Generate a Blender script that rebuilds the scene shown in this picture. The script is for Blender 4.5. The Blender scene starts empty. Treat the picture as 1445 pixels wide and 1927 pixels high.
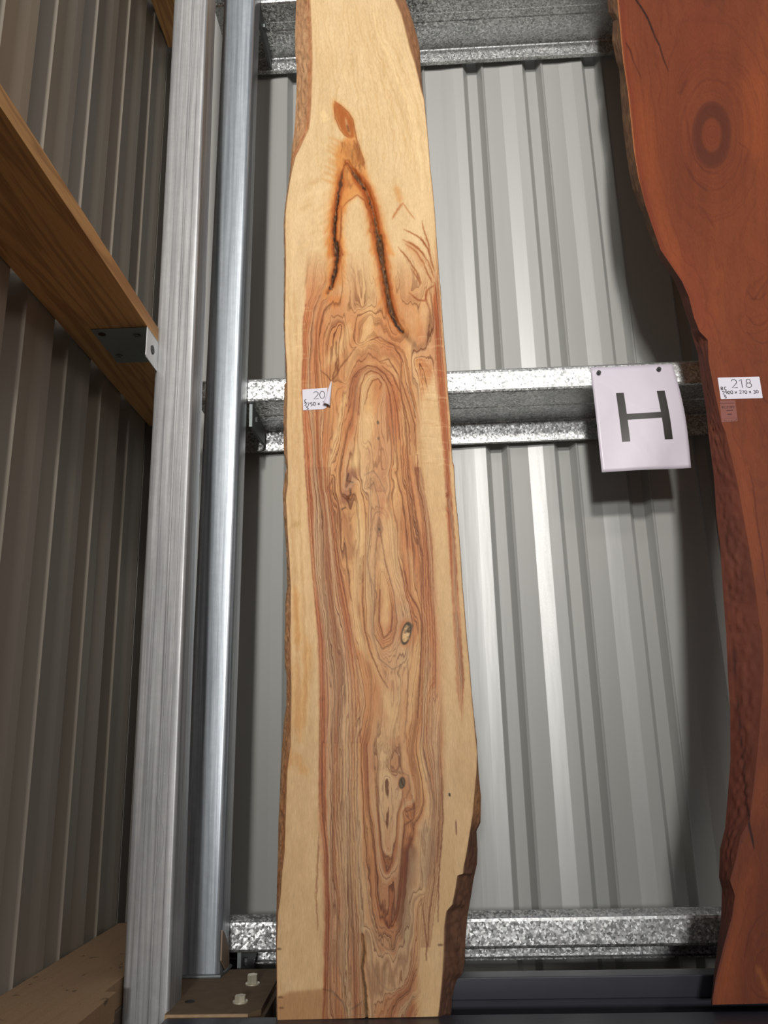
import bpy, bmesh, math, random
import numpy as np
from mathutils import Vector, Matrix
random.seed(7); rng = np.random.default_rng(7)
S = bpy.context.scene; COL = S.collection
H = 0.62                                   # height of the lens above the floor; z values below are relative to the lens

# ---------------------------------------------------------------- camera
PITCH, ROLL, YAW, FPX = math.radians(15.5), math.radians(-1.42), math.radians(-2.2), 1530.0
def cam_axes():
    cp, sp, cy, sy = math.cos(PITCH), math.sin(PITCH), math.cos(YAW), math.sin(YAW)
    F = Vector((sy*cp, cy*cp, sp)); R = Vector((cy, -sy, 0)); U = R.cross(F)
    c, s = math.cos(ROLL), math.sin(ROLL)
    return c*R + s*U, -s*R + c*U, F
CR, CU, CF = cam_axes()
cd = bpy.data.cameras.new('camera'); cam = bpy.data.objects.new('camera', cd); COL.objects.link(cam)
cd.sensor_fit = 'VERTICAL'; cd.sensor_height = 24.0; cd.sensor_width = 18.0; cd.lens = FPX/1927*24.0
m = Matrix((CR, CU, -CF)).transposed().to_4x4(); m.translation = (0, 0, H); cam.matrix_world = m
cd.clip_start = 0.05; S.camera = cam
# ---------------------------------------------------------------- light
S.view_settings.view_transform = 'Standard'; S.view_settings.look = 'None'
S.view_settings.gamma = 1; S.view_settings.use_curve_mapping = False
S.view_settings.exposure = 0.0
W = bpy.data.worlds.new('world'); S.world = W; W.use_nodes = True
wt = W.node_tree; wc = wt.nodes.new('ShaderNodeTexCoord'); wsx = wt.nodes.new('ShaderNodeSeparateXYZ'); wr = wt.nodes.new('ShaderNodeValToRGB')
wt.links.new(wc.outputs['Generated'], wsx.inputs[0]); wt.links.new(wsx.outputs[2], wr.inputs[0]); wt.links.new(wr.outputs[0], wt.nodes['Background'].inputs[0])
we = wr.color_ramp.elements; we[0].position = .10; we[0].color = (.032, .033, .035, 1); we[1].position = .62; we[1].color = (.42, .43, .45, 1)   # dim hall, pale roof overhead
wt.nodes['Background'].inputs[1].default_value = 1.0
def area(name, loc, target, sx, sy, power, col):
    l = bpy.data.lights.new(name, 'AREA'); l.shape = 'RECTANGLE'; l.size = sx; l.size_y = sy; l.energy = power; l.color = col
    o = bpy.data.objects.new(name, l); COL.objects.link(o); o.location = (loc[0], loc[1], loc[2]+H)
    d = Vector(target)+Vector((0, 0, H))-o.location; o.rotation_euler = d.to_track_quat('-Z', 'Y').to_euler(); return o
# the far hall lamps stand well behind the camera: one lower broad lamp, one high lamp, its beam shaped to leave the boards' feet dim
area('hall_lamp', (-.3, -8.0, 1.35), (-.2, 1.8, .6), .8, .6, 300, (1.0, 0.985, 0.965))
sl = bpy.data.lights.new('high_bay_lamp', 'SPOT'); sl.energy = 2350; sl.color = (1.0, .965, .91); sl.shadow_soft_size = .35
sl.spot_size = math.radians(27); sl.spot_blend = .85
so = bpy.data.objects.new('high_bay_lamp', sl); COL.objects.link(so); so.location = (-.15, -8.0, 3.0+H)
so.rotation_euler = (Vector((.05, 1.8, 2.0+H))-so.location).to_track_quat('-Z', 'Y').to_euler()
area('overhead_fill', (.6, -2.2, 2.6), (.1, 1.8, .6), 1.4, .4, 14, (1.0, .96, .9))  # added soft fill from overhead, no real fitting behind it
area('side_lamp', (3.4, -5.0, 2.2), (-.7, 1.6, .4), 1.2, .6, 50, (1.0, .93, .85))

# ---------------------------------------------------------------- helpers
def ray(x, y): return CF + CR*((x-722.5)/FPX) - CU*((y-963.5)/FPX)
def onY(x, y, Y):
    d = ray(x, y); return d*(Y/d.y)
def onX(x, y, X):
    d = ray(x, y); return d*(X/d.x)
def onZ(x, y, Z):
    d = ray(x, y); return d*(Z/d.z)
def empty(name, loc):
    o = bpy.data.objects.new(name, None); COL.objects.link(o); o.location = (loc[0], loc[1], loc[2]+H); o.empty_display_size = .05; return o
def tag(o, label=None, cat=None, group=None, kind=None):
    if label: o['label'] = label
    if cat: o['category'] = cat
    if group: o['group'] = group
    if kind: o['kind'] = kind
    return o
class MB:
    def __init__(s): s.bm = bmesh.new()
    def box(s, a, b, bev=0.0, seg=2):
        r = bmesh.ops.create_cube(s.bm, size=1); vs = r['verts']
        for v in vs: v.co = Vector([a[i]+(b[i]-a[i])*(v.co[i]+.5) for i in range(3)])
        if bev:
            es = list({e for v in vs for e in v.link_edges})
            bmesh.ops.bevel(s.bm, geom=es, offset=bev, segments=seg, affect='EDGES', profile=.5)
        return s
    def prism(s, pts, axis, a, b):
        """closed 2D outline swept along an axis"""
        n = len(pts); vs = []
        for t in (a, b):
            for p in pts:
                c = {'X': (t, p[0], p[1]), 'Y': (p[0], t, p[1]), 'Z': (p[0], p[1], t)}[axis]
                vs.append(s.bm.verts.new(c))
        for i in range(n):
            j = (i+1) % n; s.bm.faces.new((vs[i], vs[j], vs[n+j], vs[n+i]))
        s.bm.faces.new(vs[:n]); s.bm.faces.new(vs[n:][::-1]); return s
    def cyl(s, c, axis, r, h, n=24, r2=None):
        r2 = r if r2 is None else r2
        q = Vector((0, 0, 1)).rotation_difference(Vector(axis)).to_matrix().to_4x4()
        bmesh.ops.create_cone(s.bm, cap_ends=True, segments=n, radius1=r, radius2=r2, depth=h, matrix=Matrix.Translation(Vector(c))@q); return s
    def tube(s, pts, r, n=8):
        rings = []
        for i, p in enumerate(pts):
            p = Vector(p); t = (Vector(pts[min(i+1, len(pts)-1)])-Vector(pts[max(i-1, 0)])).normalized()
            u = t.orthogonal().normalized(); w = t.cross(u)
            rr = r[i] if isinstance(r, (list, tuple)) else r
            rings.append([s.bm.verts.new(p+(u*math.cos(2*math.pi*k/n)+w*math.sin(2*math.pi*k/n))*rr) for k in range(n)])
        for a, b in zip(rings, rings[1:]):
            for k in range(n): s.bm.faces.new((a[k], a[(k+1) % n], b[(k+1) % n], b[k]))
        s.bm.faces.new(rings[0]); s.bm.faces.new(rings[-1]); return s
    def build(s, name, mat, parent=None, smooth=False, lift=True):
        bmesh.ops.recalc_face_normals(s.bm, faces=s.bm.faces[:])
        me = bpy.data.meshes.new(name); s.bm.to_mesh(me); s.bm.free(); return link(name, me, mat, parent, smooth)
def link(name, me, mat, parent=None, smooth=False):
    # vertices come in lens-relative coordinates; move the origin to the thing's own centre-base
    n = len(me.vertices); co = np.empty(n*3, np.float32); me.vertices.foreach_get('co', co); co = co.reshape(-1, 3)
    o = bpy.data.objects.new(name, me); COL.objects.link(o)
    if parent:
        base = np.array(parent['_abs'])
        o.parent = parent
        off = co.mean(0) if False else base
        co -= off
        o['_abs'] = list(map(float, base))
    else:
        base = np.array([(co[:, 0].min()+co[:, 0].max())/2, (co[:, 1].min()+co[:, 1].max())/2, co[:, 2].min()])
        co -= base; o.location = (base[0], base[1], base[2]+H); o['_abs'] = list(map(float, base))
    me.vertices.foreach_set('co', co.ravel()); me.update()
    me.materials.append(mat)
    if smooth: me.shade_smooth()
    return o
def root(name, loc, **k):
    o = empty(name, loc); o['_abs'] = [float(v) for v in loc]; return tag(o, **k)

# ---- materials
def srgb(c):
    c = np.asarray(c, float); c = c/255.0 if c.max() > 1.0 else c
    return np.where(c <= .04045, c/12.92, ((c+.055)/1.055)**2.4)
class NT:
    def __init__(s, name):
        s.m = bpy.data.materials.new(name); s.m.use_nodes = True; s.t = s.m.node_tree; s.n = s.t.nodes; s.b = s.n['Principled BSDF']
    def new(s, k, **kw):
        n = s.n.new(k)
        for a, v in kw.items(): setattr(n, a, v)
        return n
    def L(s, a, b): s.t.links.new(a, b)
    def geo(s): return s.new('ShaderNodeNewGeometry').outputs['Position']
    def obj(s): return s.new('ShaderNodeTexCoord').outputs['Object']
    def mapv(s, v, scale=(1, 1, 1), loc=(0, 0, 0)):
        m_ = s.new('ShaderNodeMapping'); m_.inputs['Scale'].default_value = scale; m_.inputs['Location'].default_value = loc; s.L(v, m_.inputs['Vector']); return m_.outputs[0]
    def noise(s, v, scale, detail=3, rough=.5, dist=0, out='Fac'):
        n = s.new('ShaderNodeTexNoise'); n.inputs['Scale'].default_value = scale; n.inputs['Detail'].default_value = detail
        n.inputs['Roughness'].default_value = rough; n.inputs['Distortion'].default_value = dist; s.L(v, n.inputs['Vector']); return n.outputs[out]
    def ramp(s, f, stops, interp='LINEAR'):
        r = s.new('ShaderNodeValToRGB'); r.color_ramp.interpolation = interp; e = r.color_ramp.elements
        while len(e) < len(stops): e.new(.5)
        for i, (p, c) in enumerate(stops):
            e[i].position = p
            if isinstance(c, (int, float)): c = (c, c, c)
            e[i].color = (*c, 1)
        s.L(f, r.inputs[0]); return r.outputs[0]
    def mix(s, f, a, b, bt='MIX'):
        n = s.new('ShaderNodeMix', data_type='RGBA', blend_type=bt)
        for sock, v in ((n.inputs[0], f), (n.inputs[6], a), (n.inputs[7], b)):
            if isinstance(v, (int, float)): sock.default_value = v
            elif isinstance(v, (tuple, list, np.ndarray)): sock.default_value = (*[float(q) for q in v], 1)
            else: s.L(v, sock)
        return n.outputs[2]
    def math(s, op, a, b=None, c=None, clamp=False):
        n = s.new('ShaderNodeMath', operation=op); n.use_clamp = clamp
        for i, v in enumerate((a, b, c)):
            if v is None: continue
            if isinstance(v, (int, float)): n.inputs[i].default_value = v
            else: s.L(v, n.inputs[i])
        return n.outputs[0]
    def bump(s, h, st, d=.002):
        b = s.new('ShaderNodeBump'); b.inputs['Strength'].default_value = st; b.inputs['Distance'].default_value = d; s.L(h, b.inputs['Height']); s.L(b.outputs[0], s.b.inputs['Normal'])
    def set(s, **k):
        for a, v in k.items():
            i = s.b.inputs[a.replace('_', ' ')]
            if isinstance(v, (int, float)): i.default_value = v
            elif isinstance(v, (tuple, list, np.ndarray)): i.default_value = (*[float(q) for q in v], 1)
            else: s.L(v, i)
        return s
def plain(name, c, rough=.5, metal=0, var=.08, vs=60, **k):
    t = NT(name); p = t.geo(); f = t.noise(p, vs, 4)
    c = srgb(c); t.set(Base_Color=t.mix(f, c*(1-var), np.minimum(c*(1+var), 1)), Roughness=rough, Metallic=metal, **k); return t.m
def mat_cladding(name, c, rough=.34, dirt=.1):
    t = NT(name); p = t.geo(); c = srgb(c)
    f = t.noise(t.mapv(p, (1, 1, .15)), 9, 4); f2 = t.noise(p, 400, 2)
    t.set(Base_Color=t.mix(f, c*(1-dirt), c), Roughness=t.math('MULTIPLY_ADD', f2, .06, rough-.03), Specular_IOR_Level=.55, Anisotropic=.85, Anisotropic_Rotation=.25)
    tg = t.new('ShaderNodeTangent', direction_type='RADIAL', axis='Z'); t.L(tg.outputs[0], t.b.inputs['Tangent'])
    t.bump(t.noise(t.mapv(p, (1, 1, .12)), 14, 3), .35, .0015); return t.m
def mat_spangle():
    t = NT('spangled_zinc'); p = t.geo()
    w = t.new('ShaderNodeVectorMath', operation='ADD'); nz = t.new('ShaderNodeTexNoise'); nz.inputs['Scale'].default_value = 170; nz.inputs['Detail'].default_value = 2
    t.L(p, nz.inputs['Vector']); sc = t.new('ShaderNodeVectorMath', operation='SCALE'); sc.inputs['Scale'].default_value = .006; t.L(nz.outputs['Color'], sc.inputs[0])
    t.L(p, w.inputs[0]); t.L(sc.outputs[0], w.inputs[1])
    v = t.new('ShaderNodeTexVoronoi', feature='F1'); v.inputs['Scale'].default_value = 230; t.L(w.outputs[0], v.inputs['Vector'])
    sp = t.new('ShaderNodeSeparateColor'); t.L(v.outputs['Color'], sp.inputs[0])
    colr = t.ramp(sp.outputs[0], [(0, (.30, .31, .31)), (.4, (.50, .51, .51)), (.75, (.70, .71, .70)), (1, (.92, .92, .91))])
    # every crystal tilts its own way
    nm = t.new('ShaderNodeVectorMath', operation='SUBTRACT'); t.L(v.outputs['Color'], nm.inputs[0]); nm.inputs[1].default_value = (.5, .5, .5)
    ns = t.new('ShaderNodeVectorMath', operation='SCALE'); ns.inputs['Scale'].default_value = .28; t.L(nm.outputs[0], ns.inputs[0])
    g = t.new('ShaderNodeNewGeometry'); ad = t.new('ShaderNodeVectorMath', operation='ADD'); t.L(g.outputs['Normal'], ad.inputs[0]); t.L(ns.outputs[0], ad.inputs[1])
    nn = t.new('ShaderNodeVectorMath', operation='NORMALIZE'); t.L(ad.outputs[0], nn.inputs[0]); t.L(nn.outputs[0], t.b.inputs['Normal'])
    t.set(Base_Color=colr, Metallic=.8, Roughness=.42); return t.m
def mat_column(name, lo, hi, metal=.75, rough=.3, streak=1.0):
    t = NT(name); p = t.obj()
    a = t.noise(t.mapv(p, (1, 1, .018)), 150, 4, .6); b = t.noise(t.mapv(p, (1, 1, .03)), 40, 3, .5); c = t.noise(p, 60, 5, .7)
    f = t.math('ADD', t.math('MULTIPLY', a, .8), t.math('MULTIPLY', b, .2))
    col = t.ramp(f, [(.34, tuple(srgb(lo))), (.5, tuple((srgb(lo)+srgb(hi))/2)), (.64, tuple(srgb(hi)))])
    col = t.mix(t.ramp(c, [(.35, 0), (.8, .25)]), col, tuple(srgb(lo)*.7))
    t.set(Base_Color=col, Metallic=metal, Roughness=t.math('MULTIPLY_ADD', f, -.25, rough+.2), Anisotropic=.6, Anisotropic_Rotation=.25)
    tg = t.new('ShaderNodeTangent', direction_type='RADIAL', axis='Z'); t.L(tg.outputs[0], t.b.inputs['Tangent'])
    t.bump(t.math('ADD', a, t.math('MULTIPLY', c, .4)), .07, .001); return t.m
def mat_timber(name, light, dark, scale=1.0, dust=None, axis=1):
    t = NT(name); p = t.obj(); sc = [1, 1, 1]; sc[axis] = .07
    n1 = t.noise(t.mapv(p, [v*scale for v in sc]), 14, 3, .5, .8)
    wv = t.new('ShaderNodeMath', operation='SINE'); t.L(t.math('MULTIPLY', n1, 42), wv.inputs[0])
    ln = t.ramp(t.math('MULTIPLY_ADD', wv.outputs[0], .5, .5), [(.0, 0), (.6, .25), (1, 1)])
    fine = t.noise(t.mapv(p, [v for v in sc]), 260, 3)
    col = t.mix(ln, tuple(srgb(light)), tuple((srgb(dark)*.55+srgb(light)*.45)))
    col = t.mix(t.ramp(fine, [(.4, .0), (.8, .35)]), col, tuple(srgb(dark)))
    if dust is not None:
        col = t.mix(t.ramp(t.noise(p, 30, 5, .6), [(.3, .65), (.7, .95)]), col, tuple(srgb(dust))); col = t.mix(t.ramp(t.noise(t.mapv(p, (1, .6, 1)), 55, 3, .5), [(.66, 0), (.72, .85)]), col, tuple(srgb(dust)*.25)); col = t.mix(t.ramp(t.noise(p, 420, 2), [(.35, .35), (.6, 0)]), col, tuple(srgb(dust)*.5))
    t.set(Base_Color=col, Roughness=.65 if dust is None else .9); t.bump(fine, .2, .001); return t.m

M = {}
M['clad'] = mat_cladding('painted_cladding_grey', (168, 169, 165), .31)
M['clad_left'] = mat_cladding('painted_cladding_shaded', (146, 137, 124), .40, .14)  # left wall's weaker light is partly put into this darker colour
M['spangle'] = mat_spangle()
M['zinc_dull'] = plain('dull_zinc', (120, 126, 126), .5, .7, .25, 90)
M['zinc_bright'] = plain('bright_zinc', (205, 207, 208), .35, .6, .08, 90)
M['col1'] = mat_column('column_brushed_zinc', (132, 132, 133), (194, 194, 194), .45, .34)
M['col2'] = mat_column('column_blue_zinc', (124, 130, 136), (190, 196, 202), .6, .28)
M['timber'] = mat_timber('softwood_timber', (226, 174, 112), (150, 100, 54))
M['timber_dusty'] = mat_timber('dusty_timber', (168, 130, 92), (110, 78, 50), 1.0, (160, 130, 98))
M['plate'] = plain('dusty_base_plate', (112, 92, 70), .75, .15, .3, 45)
M['rust'] = plain('raw_plate_edge', (176, 146, 112), .6, .3, .3, 80)
M['bracket'] = plain('bracket_zinc', (158, 168, 168), .35, .7, .12, 60)
M['bolt'] = plain('bolt_zinc', (214, 208, 186), .4, .5, .1, 200)
M['rack'] = plain('charcoal_rack_paint', (52, 54, 62), .38, .1, .12, 30)
M['black'] = plain('black_ink', (22, 20, 22), .5, 0, .05)
M['ink'] = plain('sign_black', (38, 34, 30), .3, 0, .05)
M['conc'] = plain('dark_concrete', (70, 64, 58), .9, 0, .25, 12)
M['pad'] = plain('dusty_concrete', (104, 88, 70), .9, 0, .2, 18)
def mat_paper():
    t = NT('white_label_paper'); t.set(Base_Color=srgb((214, 210, 220)), Roughness=.55); return t.m
M['paper'] = mat_paper()
def mat_laminate():
    t = NT('laminated_paper'); t.set(Base_Color=srgb((206, 198, 210)), Roughness=.5, Coat_Weight=.5, Coat_Roughness=.28)
    p = t.obj(); f = t.noise(p, 9, 2, .4, 1.0); t.bump(f, .5, .01); return t.m
M['laminate'] = mat_laminate()
M['old_sticker'] = plain('clear_sticker', (128, 72, 62), .4, 0, .05)
M['sticker_ink'] = plain('faded_ink', (62, 16, 16), .5, 0, .05)

# ================================================================ the shell
GY, WY = 1.93, 2.15            # inner face of the girts, pan plane of the back cladding
FLOOR = -H
def profile_wall(u0, u1, first, pitch, depth=.028, open_=.063, flat=.031):
    """cladding line: list of (u, recess); wide pans broken by shallow swages, narrow ribs stand away from the room"""
    pts = []; k0 = math.floor((u0-first)/pitch)-1; pan = pitch-open_; sl = (open_-flat)/2
    k = k0
    while first+k*pitch < u1+pitch:
        u = first+k*pitch
        pts += [(u, 0), (u+.0015, .0012), (u+sl-.001, depth-.001), (u+sl+.001, depth), (u+sl+flat-.001, depth), (u+sl+flat+.001, depth-.001), (u+open_-.0015, .0012), (u+open_, 0)]
        b = u+open_
        pts += [(b+pan*.035, .0048), (b+pan*.045, .0050), (b+pan*.435, .0050), (b+pan*.445, .0049), (b+pan*.75, .0014), (b+pan*.76, .0013)]
        k += 1
    return [p for p in pts if u0 <= p[0] <= u1]
def cladding(name, mat, axis, plane, u0, u1, first, pitch, z0, z1, sign, op=.063, fl_=.031):
    pts = profile_wall(u0, u1, first, pitch, .028, op, fl_); pts = [(u0, 0)]+pts+[(u1, 0)]
    mb = MB(); bm = mb.bm; nz = 8
    grid = []
    for (u, d) in pts:
        colv = []
        for i in range(nz+1):
            z = z0+(z1-z0)*i/nz
            co = (u, plane+sign*d, z) if axis == 'X' else (plane+sign*d, u, z)
            colv.append(bm.verts.new(co))
        grid.append(colv)
    for a, b in zip(grid, grid[1:]):
        for i in range(nz): bm.faces.new((a[i], a[i+1], b[i+1], b[i]))
    o = mb.build(name, mat); md = o.modifiers.new('sheet', 'SOLIDIFY'); md.thickness = .0012; md.offset = -1 if axis == 'X' else 1
    return tag(o, kind='structure')
LX = -.74
wb = cladding('wall_back', M['clad'], 'X', WY, LX-.03, 1.9, .205, .189, -.60, 3.4, 1)
wl = cladding('wall_left', M['clad_left'], 'Y', LX, -.2, WY+.03, 1.508-.193*8, .193, -.60, 3.4, -1, .074, .020)
tag(MB().box((-5, -7, FLOOR-.1), (6, 2.3, FLOOR)).build('floor', M['conc']), kind='structure')
# kerbs that carry the timber and the posts
tag(MB().box((LX+.002, .6, FLOOR), (-.56, WY-.02, -.457), .004).build('trim_1', M['pad']), kind='structure')
tag(MB().prism([(-.472, 1.62), (-.30, 1.62), (-.30, 1.92), (-.555, 1.92), (-.555, 1.715), (-.472, 1.715)], 'Z', FLOOR, -.4775).build('trim_2', M['pad']), kind='structure')
# corner flashing
tag(MB().prism([(LX, WY-.004), (LX, WY-.06), (LX+.002, WY-.06), (LX+.002, WY-.006), (LX+.045, WY-.006), (LX+.045, WY-.004)], 'Z', -.6, 3.4).build('trim_3', plain('corner_flashing', (84, 78, 70), .5)), kind='structure')

# ================================================================ girts (Z sections)
def girt(zw, label, x0=-.55, x1=1.75):
    t = .0025; yi, yo = GY, WY-.012; r = root('steel_girt', ((x0+x1)/2, yo, zw-.066), label=label, cat='beam', group='galvanised wall girts')
    def sec():
        a = []                                                  # centre line from inner lip to outer lip
        a += [(yi+.020, zw+.070), (yi+.006, zw+.0625), (yi+.001, zw+.058), (yi, zw+.053), (yi, zw+.006), (yi+.002, zw+.002), (yi+.006, zw)]
        a += [(yi+.07, zw), (yi+.074, zw+.0015), (yi+.10, zw+.0015), (yi+.104, zw)]
        a += [(yo-.006, zw), (yo-.002, zw-.002), (yo, zw-.006), (yo, zw-.058), (yo-.002, zw-.064), (yo-.006, zw-.066), (yo-.018, zw-.066)]
        return a
    cl = sec(); n = len(cl); L_, R_ = [], []
    for i, p in enumerate(cl):
        q0, q1 = cl[max(i-1, 0)], cl[min(i+1, n-1)]; d = Vector((q1[0]-q0[0], q1[1]-q0[1])).normalized(); nn = Vector((-d.y, d.x))*t*.5
        L_.append((p[0]+nn.x, p[1]+nn.y)); R_.append((p[0]-nn.x, p[1]-nn.y))
    mb = MB(); mb.prism(L_+R_[::-1], 'X', x0, x1); mb.build('beam', M['spangle'], r)
    # cleat plate behind the post
    mb = MB(); mb.prism([(yi+.012, zw-.002), (yi+.19, zw-.002), (yi+.19, zw-.05), (yi+.012, zw-.065)], 'X', -.417, -.409)
    mb.build('cleat', M['zinc_dull'], r)
    MB().cyl((-.406, yi+.055, zw-.03), (1, 0, 0), .008, .006, 6).build('bolt', M['zinc_dull'], r)
    return r
girt(2.137, 'topmost galvanised girt crossing the top of the photo, dull underside showing')
girt(.8445, 'middle galvanised girt carrying the white letter H sheet')
girt(-.440, 'lowest galvanised girt just above the dark rack rails')

# ================================================================ posts
def rounded(x0, x1, y0, y1, r, n=6):
    pts = []
    for cx, cy, a0 in ((x1-r, y1-r, 0), (x0+r, y1-r, 90), (x0+r, y0+r, 180), (x1-r, y0+r, 270)):
        for i in range(n+1):
            a = math.radians(a0+90*i/n); pts.append((cx+r*math.cos(a), cy+r*math.sin(a)))
    return pts
def post(parent, x0, x1, y0, y1, r, z0, z1, lean, mat, name='post', ribs=()):
    pts = rounded(x0, x1, y0, y1, r)
    # shallow rolled lines on the front face
    if ribs:
        i = max(k for k, p in enumerate(pts) if abs(p[1]-y0) < 1e-6 and p[0] < (x0+x1)/2)
        ins = []
        for u, d in ribs: ins += [(x0+u-.0012, y0), (x0+u, y0+d*1.3), (x0+u+.0012, y0)]
        pts = pts[:i+1]+ins+pts[i+1:]
    mb = MB(); mb.prism(pts, 'Z', z0, z1)
    for v in mb.bm.verts: v.co.x += lean*(v.co.z+.46)
    o = mb.build(name, mat, parent)
    for p in o.data.polygons: p.use_smooth = abs(p.normal.z) < .5
    o.data.set_sharp_from_angle(angle=math.radians(20)); return o
r1 = root('steel_column', (-.517, 1.667, FLOOR), label='nearer bright brushed steel column left of the pale slab, scratched near its foot', cat='column')
post(r1, -.557, -.471, 1.625, 1.71, .006, FLOOR, 3.3, -.004, M['col1'], 'post', [(.026, .0007), (.048, .0006), (.052, .0004), (.068, .0004)])
# hair scratches on the front face
def scratch(pts, r=.0007):
    P = [onY(x, y, 1.6246) for x, y in pts]
    MB().tube(P, r, 5).build('scratch', M['zinc_bright'], r1)
sx = lambda L_: [(x/2.58, 1400+y/2.58) for x, y in L_]
scratch(sx([(757, 172), (762, 250), (772, 320), (790, 400), (794, 460), (784, 545), (768, 590), (756, 640), (742, 740)]))
scratch(sx([(795, 132), (801, 148), (806, 138)]))
r2 = root('steel_column', (-.476, 1.885, -.465), label='farther rounded bluish steel column standing on the bolted brown base plate', cat='column')
post(r2, -.521, -.431, 1.84, 1.928, .013, -.463, 3.3, .0096, M['col2'])
bp = [(-.474, 1.612), (-.325, 1.612), (-.306, 1.635), (-.311, 1.90), (-.555, 1.90), (-.555, 1.714), (-.474, 1.714)]
MB().prism(bp, 'Z', -.477, -.465).build('base_plate', M['plate'], r2)
MB().box((-.474, 1.6105, -.4768), (-.325, 1.6125, -.4655)).build('plate_edge', M['rust'], r2)
MB().tube([(-.524, 1.838, -.463), (-.48, 1.8365, -.4625), (-.43, 1.838, -.463), (-.428, 1.87, -.463), (-.427, 1.92, -.463)], .0045).build('weld', M['zinc_dull'], r2)
for (px, py, hh) in ((475, 1852, .015), (452, 1886, .009)):
    c = onZ(px, py, -.465)
    b = MB().cyl((c.x, c.y, -.464), (0, 0, 1), .014, .003, 28).cyl((c.x, c.y, -.4625+hh*.5), (0, 0, 1), .0105, hh, 6)
    b.build('bolt', M['bolt'], r2)
c = onZ(357, 1885, -.465); MB().cyl((c.x, c.y, -.4648), (0, 0, 1), .009, .0012, 20).build('bolt_hole', M['black'], r2)
# pale stiffener plate welded to the side of the rounded post
MB().prism([(lambda v: (v.y, v.z))(onX(x, y, -.4275)) for x, y in ((418, 1750), (422, 1755), (430.5, 1783), (431, 1838), (416, 1808))], 'X', -.4295, -.4265).build('stiffener', plain('raw_steel_stiffener', (150, 128, 108), .6, .2), r2)

# ================================================================ timber rails on the left wall
def timber(z0, z1, xr, y0, y1, label, mat, cat='timber'):
    ym = min(1.70, y1-.01); mb = MB().prism([(LX+.003, y0), (xr, y0), (xr, ym), (min(xr, -.605), ym+.002), (min(xr, -.605), y1), (LX+.003, y1)], 'Z', z0, z1)
    # cut along the grain so it can carry texture evenly
    o = mb.build('timber_rail', mat); return tag(o, label, cat, 'timber rails along the left cladding')
timber(.8625, .8955, -.558, .45, WY-.035, 'tan timber rail crossing the left cladding at mid height, steel bracket beneath', M['timber'])
zt = onX(300, 48, LX).z
timber(zt, zt+.035, -.62, .9, 2.09, 'timber rail high in the left corner, only its end showing at the top', M['timber'])
tm = MB().prism([(LX+.003, .75), (-.541, .75), (-.541, 1.545), (-.545, 1.549), (-.562, 1.549), (-.562, 2.10), (LX+.003, 2.10)], 'Z', -.456, -.411)
tag(tm.build('timber_rail', M['timber_dusty']), 'dusty sole timber along the foot of the left cladding, pitted with dents', 'timber', 'timber rails along the left cladding')

# bracket under the middle timber
rb = root('angle_bracket', (-.60, 1.62, .80), label='small galvanised angle bracket screwed under the tan timber beside the bright column', cat='bracket')
zb = .8622
MB().box((-.682, 1.552, zb-.0022), (-.5565, 1.714, zb), .0008, 1).build('plate', M['bracket'], rb)
mb = MB(); mb.prism([(1.552, zb), (1.552, zb-.066), (1.556, zb-.070), (1.66, zb-.070), (1.66, zb)], 'X', -.5590, -.5570); mb.build('flange', M['zinc_bright'], rb)
MB().cyl((-.5562, 1.590, zb-.036), (1, 0, 0), .010, .0008, 20).build('slot', M['black'], rb)
def screw(px, py, recess=False):
    p = onZ(px, py, zb-.0022)
    mbs = MB(); mbs.cyl((p.x, p.y, zb-.0035), (0, 0, 1), .0085, .003, 24, .0075).cyl((p.x, p.y, zb-.0058), (0, 0, 1), .0045, .003, 6)
    mbs.build('screw', M['bracket'] if not recess else M['timber'], rb)
screw(258, 632); screw(225, 670)
p = onZ(192, 629, zb-.0022); MB().cyl((p.x, p.y, zb-.0026), (0, 0, 1), .008, .0008, 20).build('screw_hole', plain('shadow_brown', (70, 48, 28), .8), rb)

# ================================================================ rack rails
def chan(y0, y1, ztop, zbot, x0, x1, label):
    t = .006
    pts = [(y0, ztop), (y1, ztop), (y1, zbot), (y1-t, zbot), (y1-t, ztop-t), (y0+t, ztop-t), (y0+t, zbot), (y0, zbot)]
    mb = MB(); mb.prism(pts, 'X', x0, x1)
    o = mb.build('rack_rail', M['rack']); md = o.modifiers.new('b', 'BEVEL'); md.width = .003; md.segments = 2; md.limit_method = 'ANGLE'
    return tag(o, label, 'rail')
def ibeam(y0, y1, zt_, zm, zb_, x0, x1, label):
    yc = (y0+y1)/2
    mb = MB(); mb.prism([(y0, zt_), (y1, zt_), (y1, zm), (yc+.006, zm), (yc+.006, zb_), (yc-.006, zb_), (yc-.006, zm), (y0, zm)], 'X', x0, x1)
    o = mb.build('rack_rail', M['rack']); md = o.modifiers.new('b', 'BEVEL'); md.width = .002; md.segments = 2; md.limit_method = 'ANGLE'
    return tag(o, label, 'rail')
chan(1.40, 1.603, -.468, FLOOR+.001, -.47, 1.7, 'front charcoal steel rail that both slabs stand on')
ibeam(1.70, 1.744, -.436, -.474, FLOOR+.001, -.285, 1.7, 'rear charcoal steel rail in the dark gap behind the slabs')

# ================================================================ slabs
ZB = -.466
def slab_plane(px, py, y0, k, off=0.0):
    """point where the line of sight through a photo pixel meets the leaning face  Y = y0+off + k (Z-ZB)"""
    d = ray(px, py); s = (y0+off-k*ZB)/(d.y-k*d.z); return d*s
def interp(tab, y):
    tab = sorted(tab, key=lambda p: p[1]); return np.interp(y, [p[1] for p in tab], [p[0] for p in tab])

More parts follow.
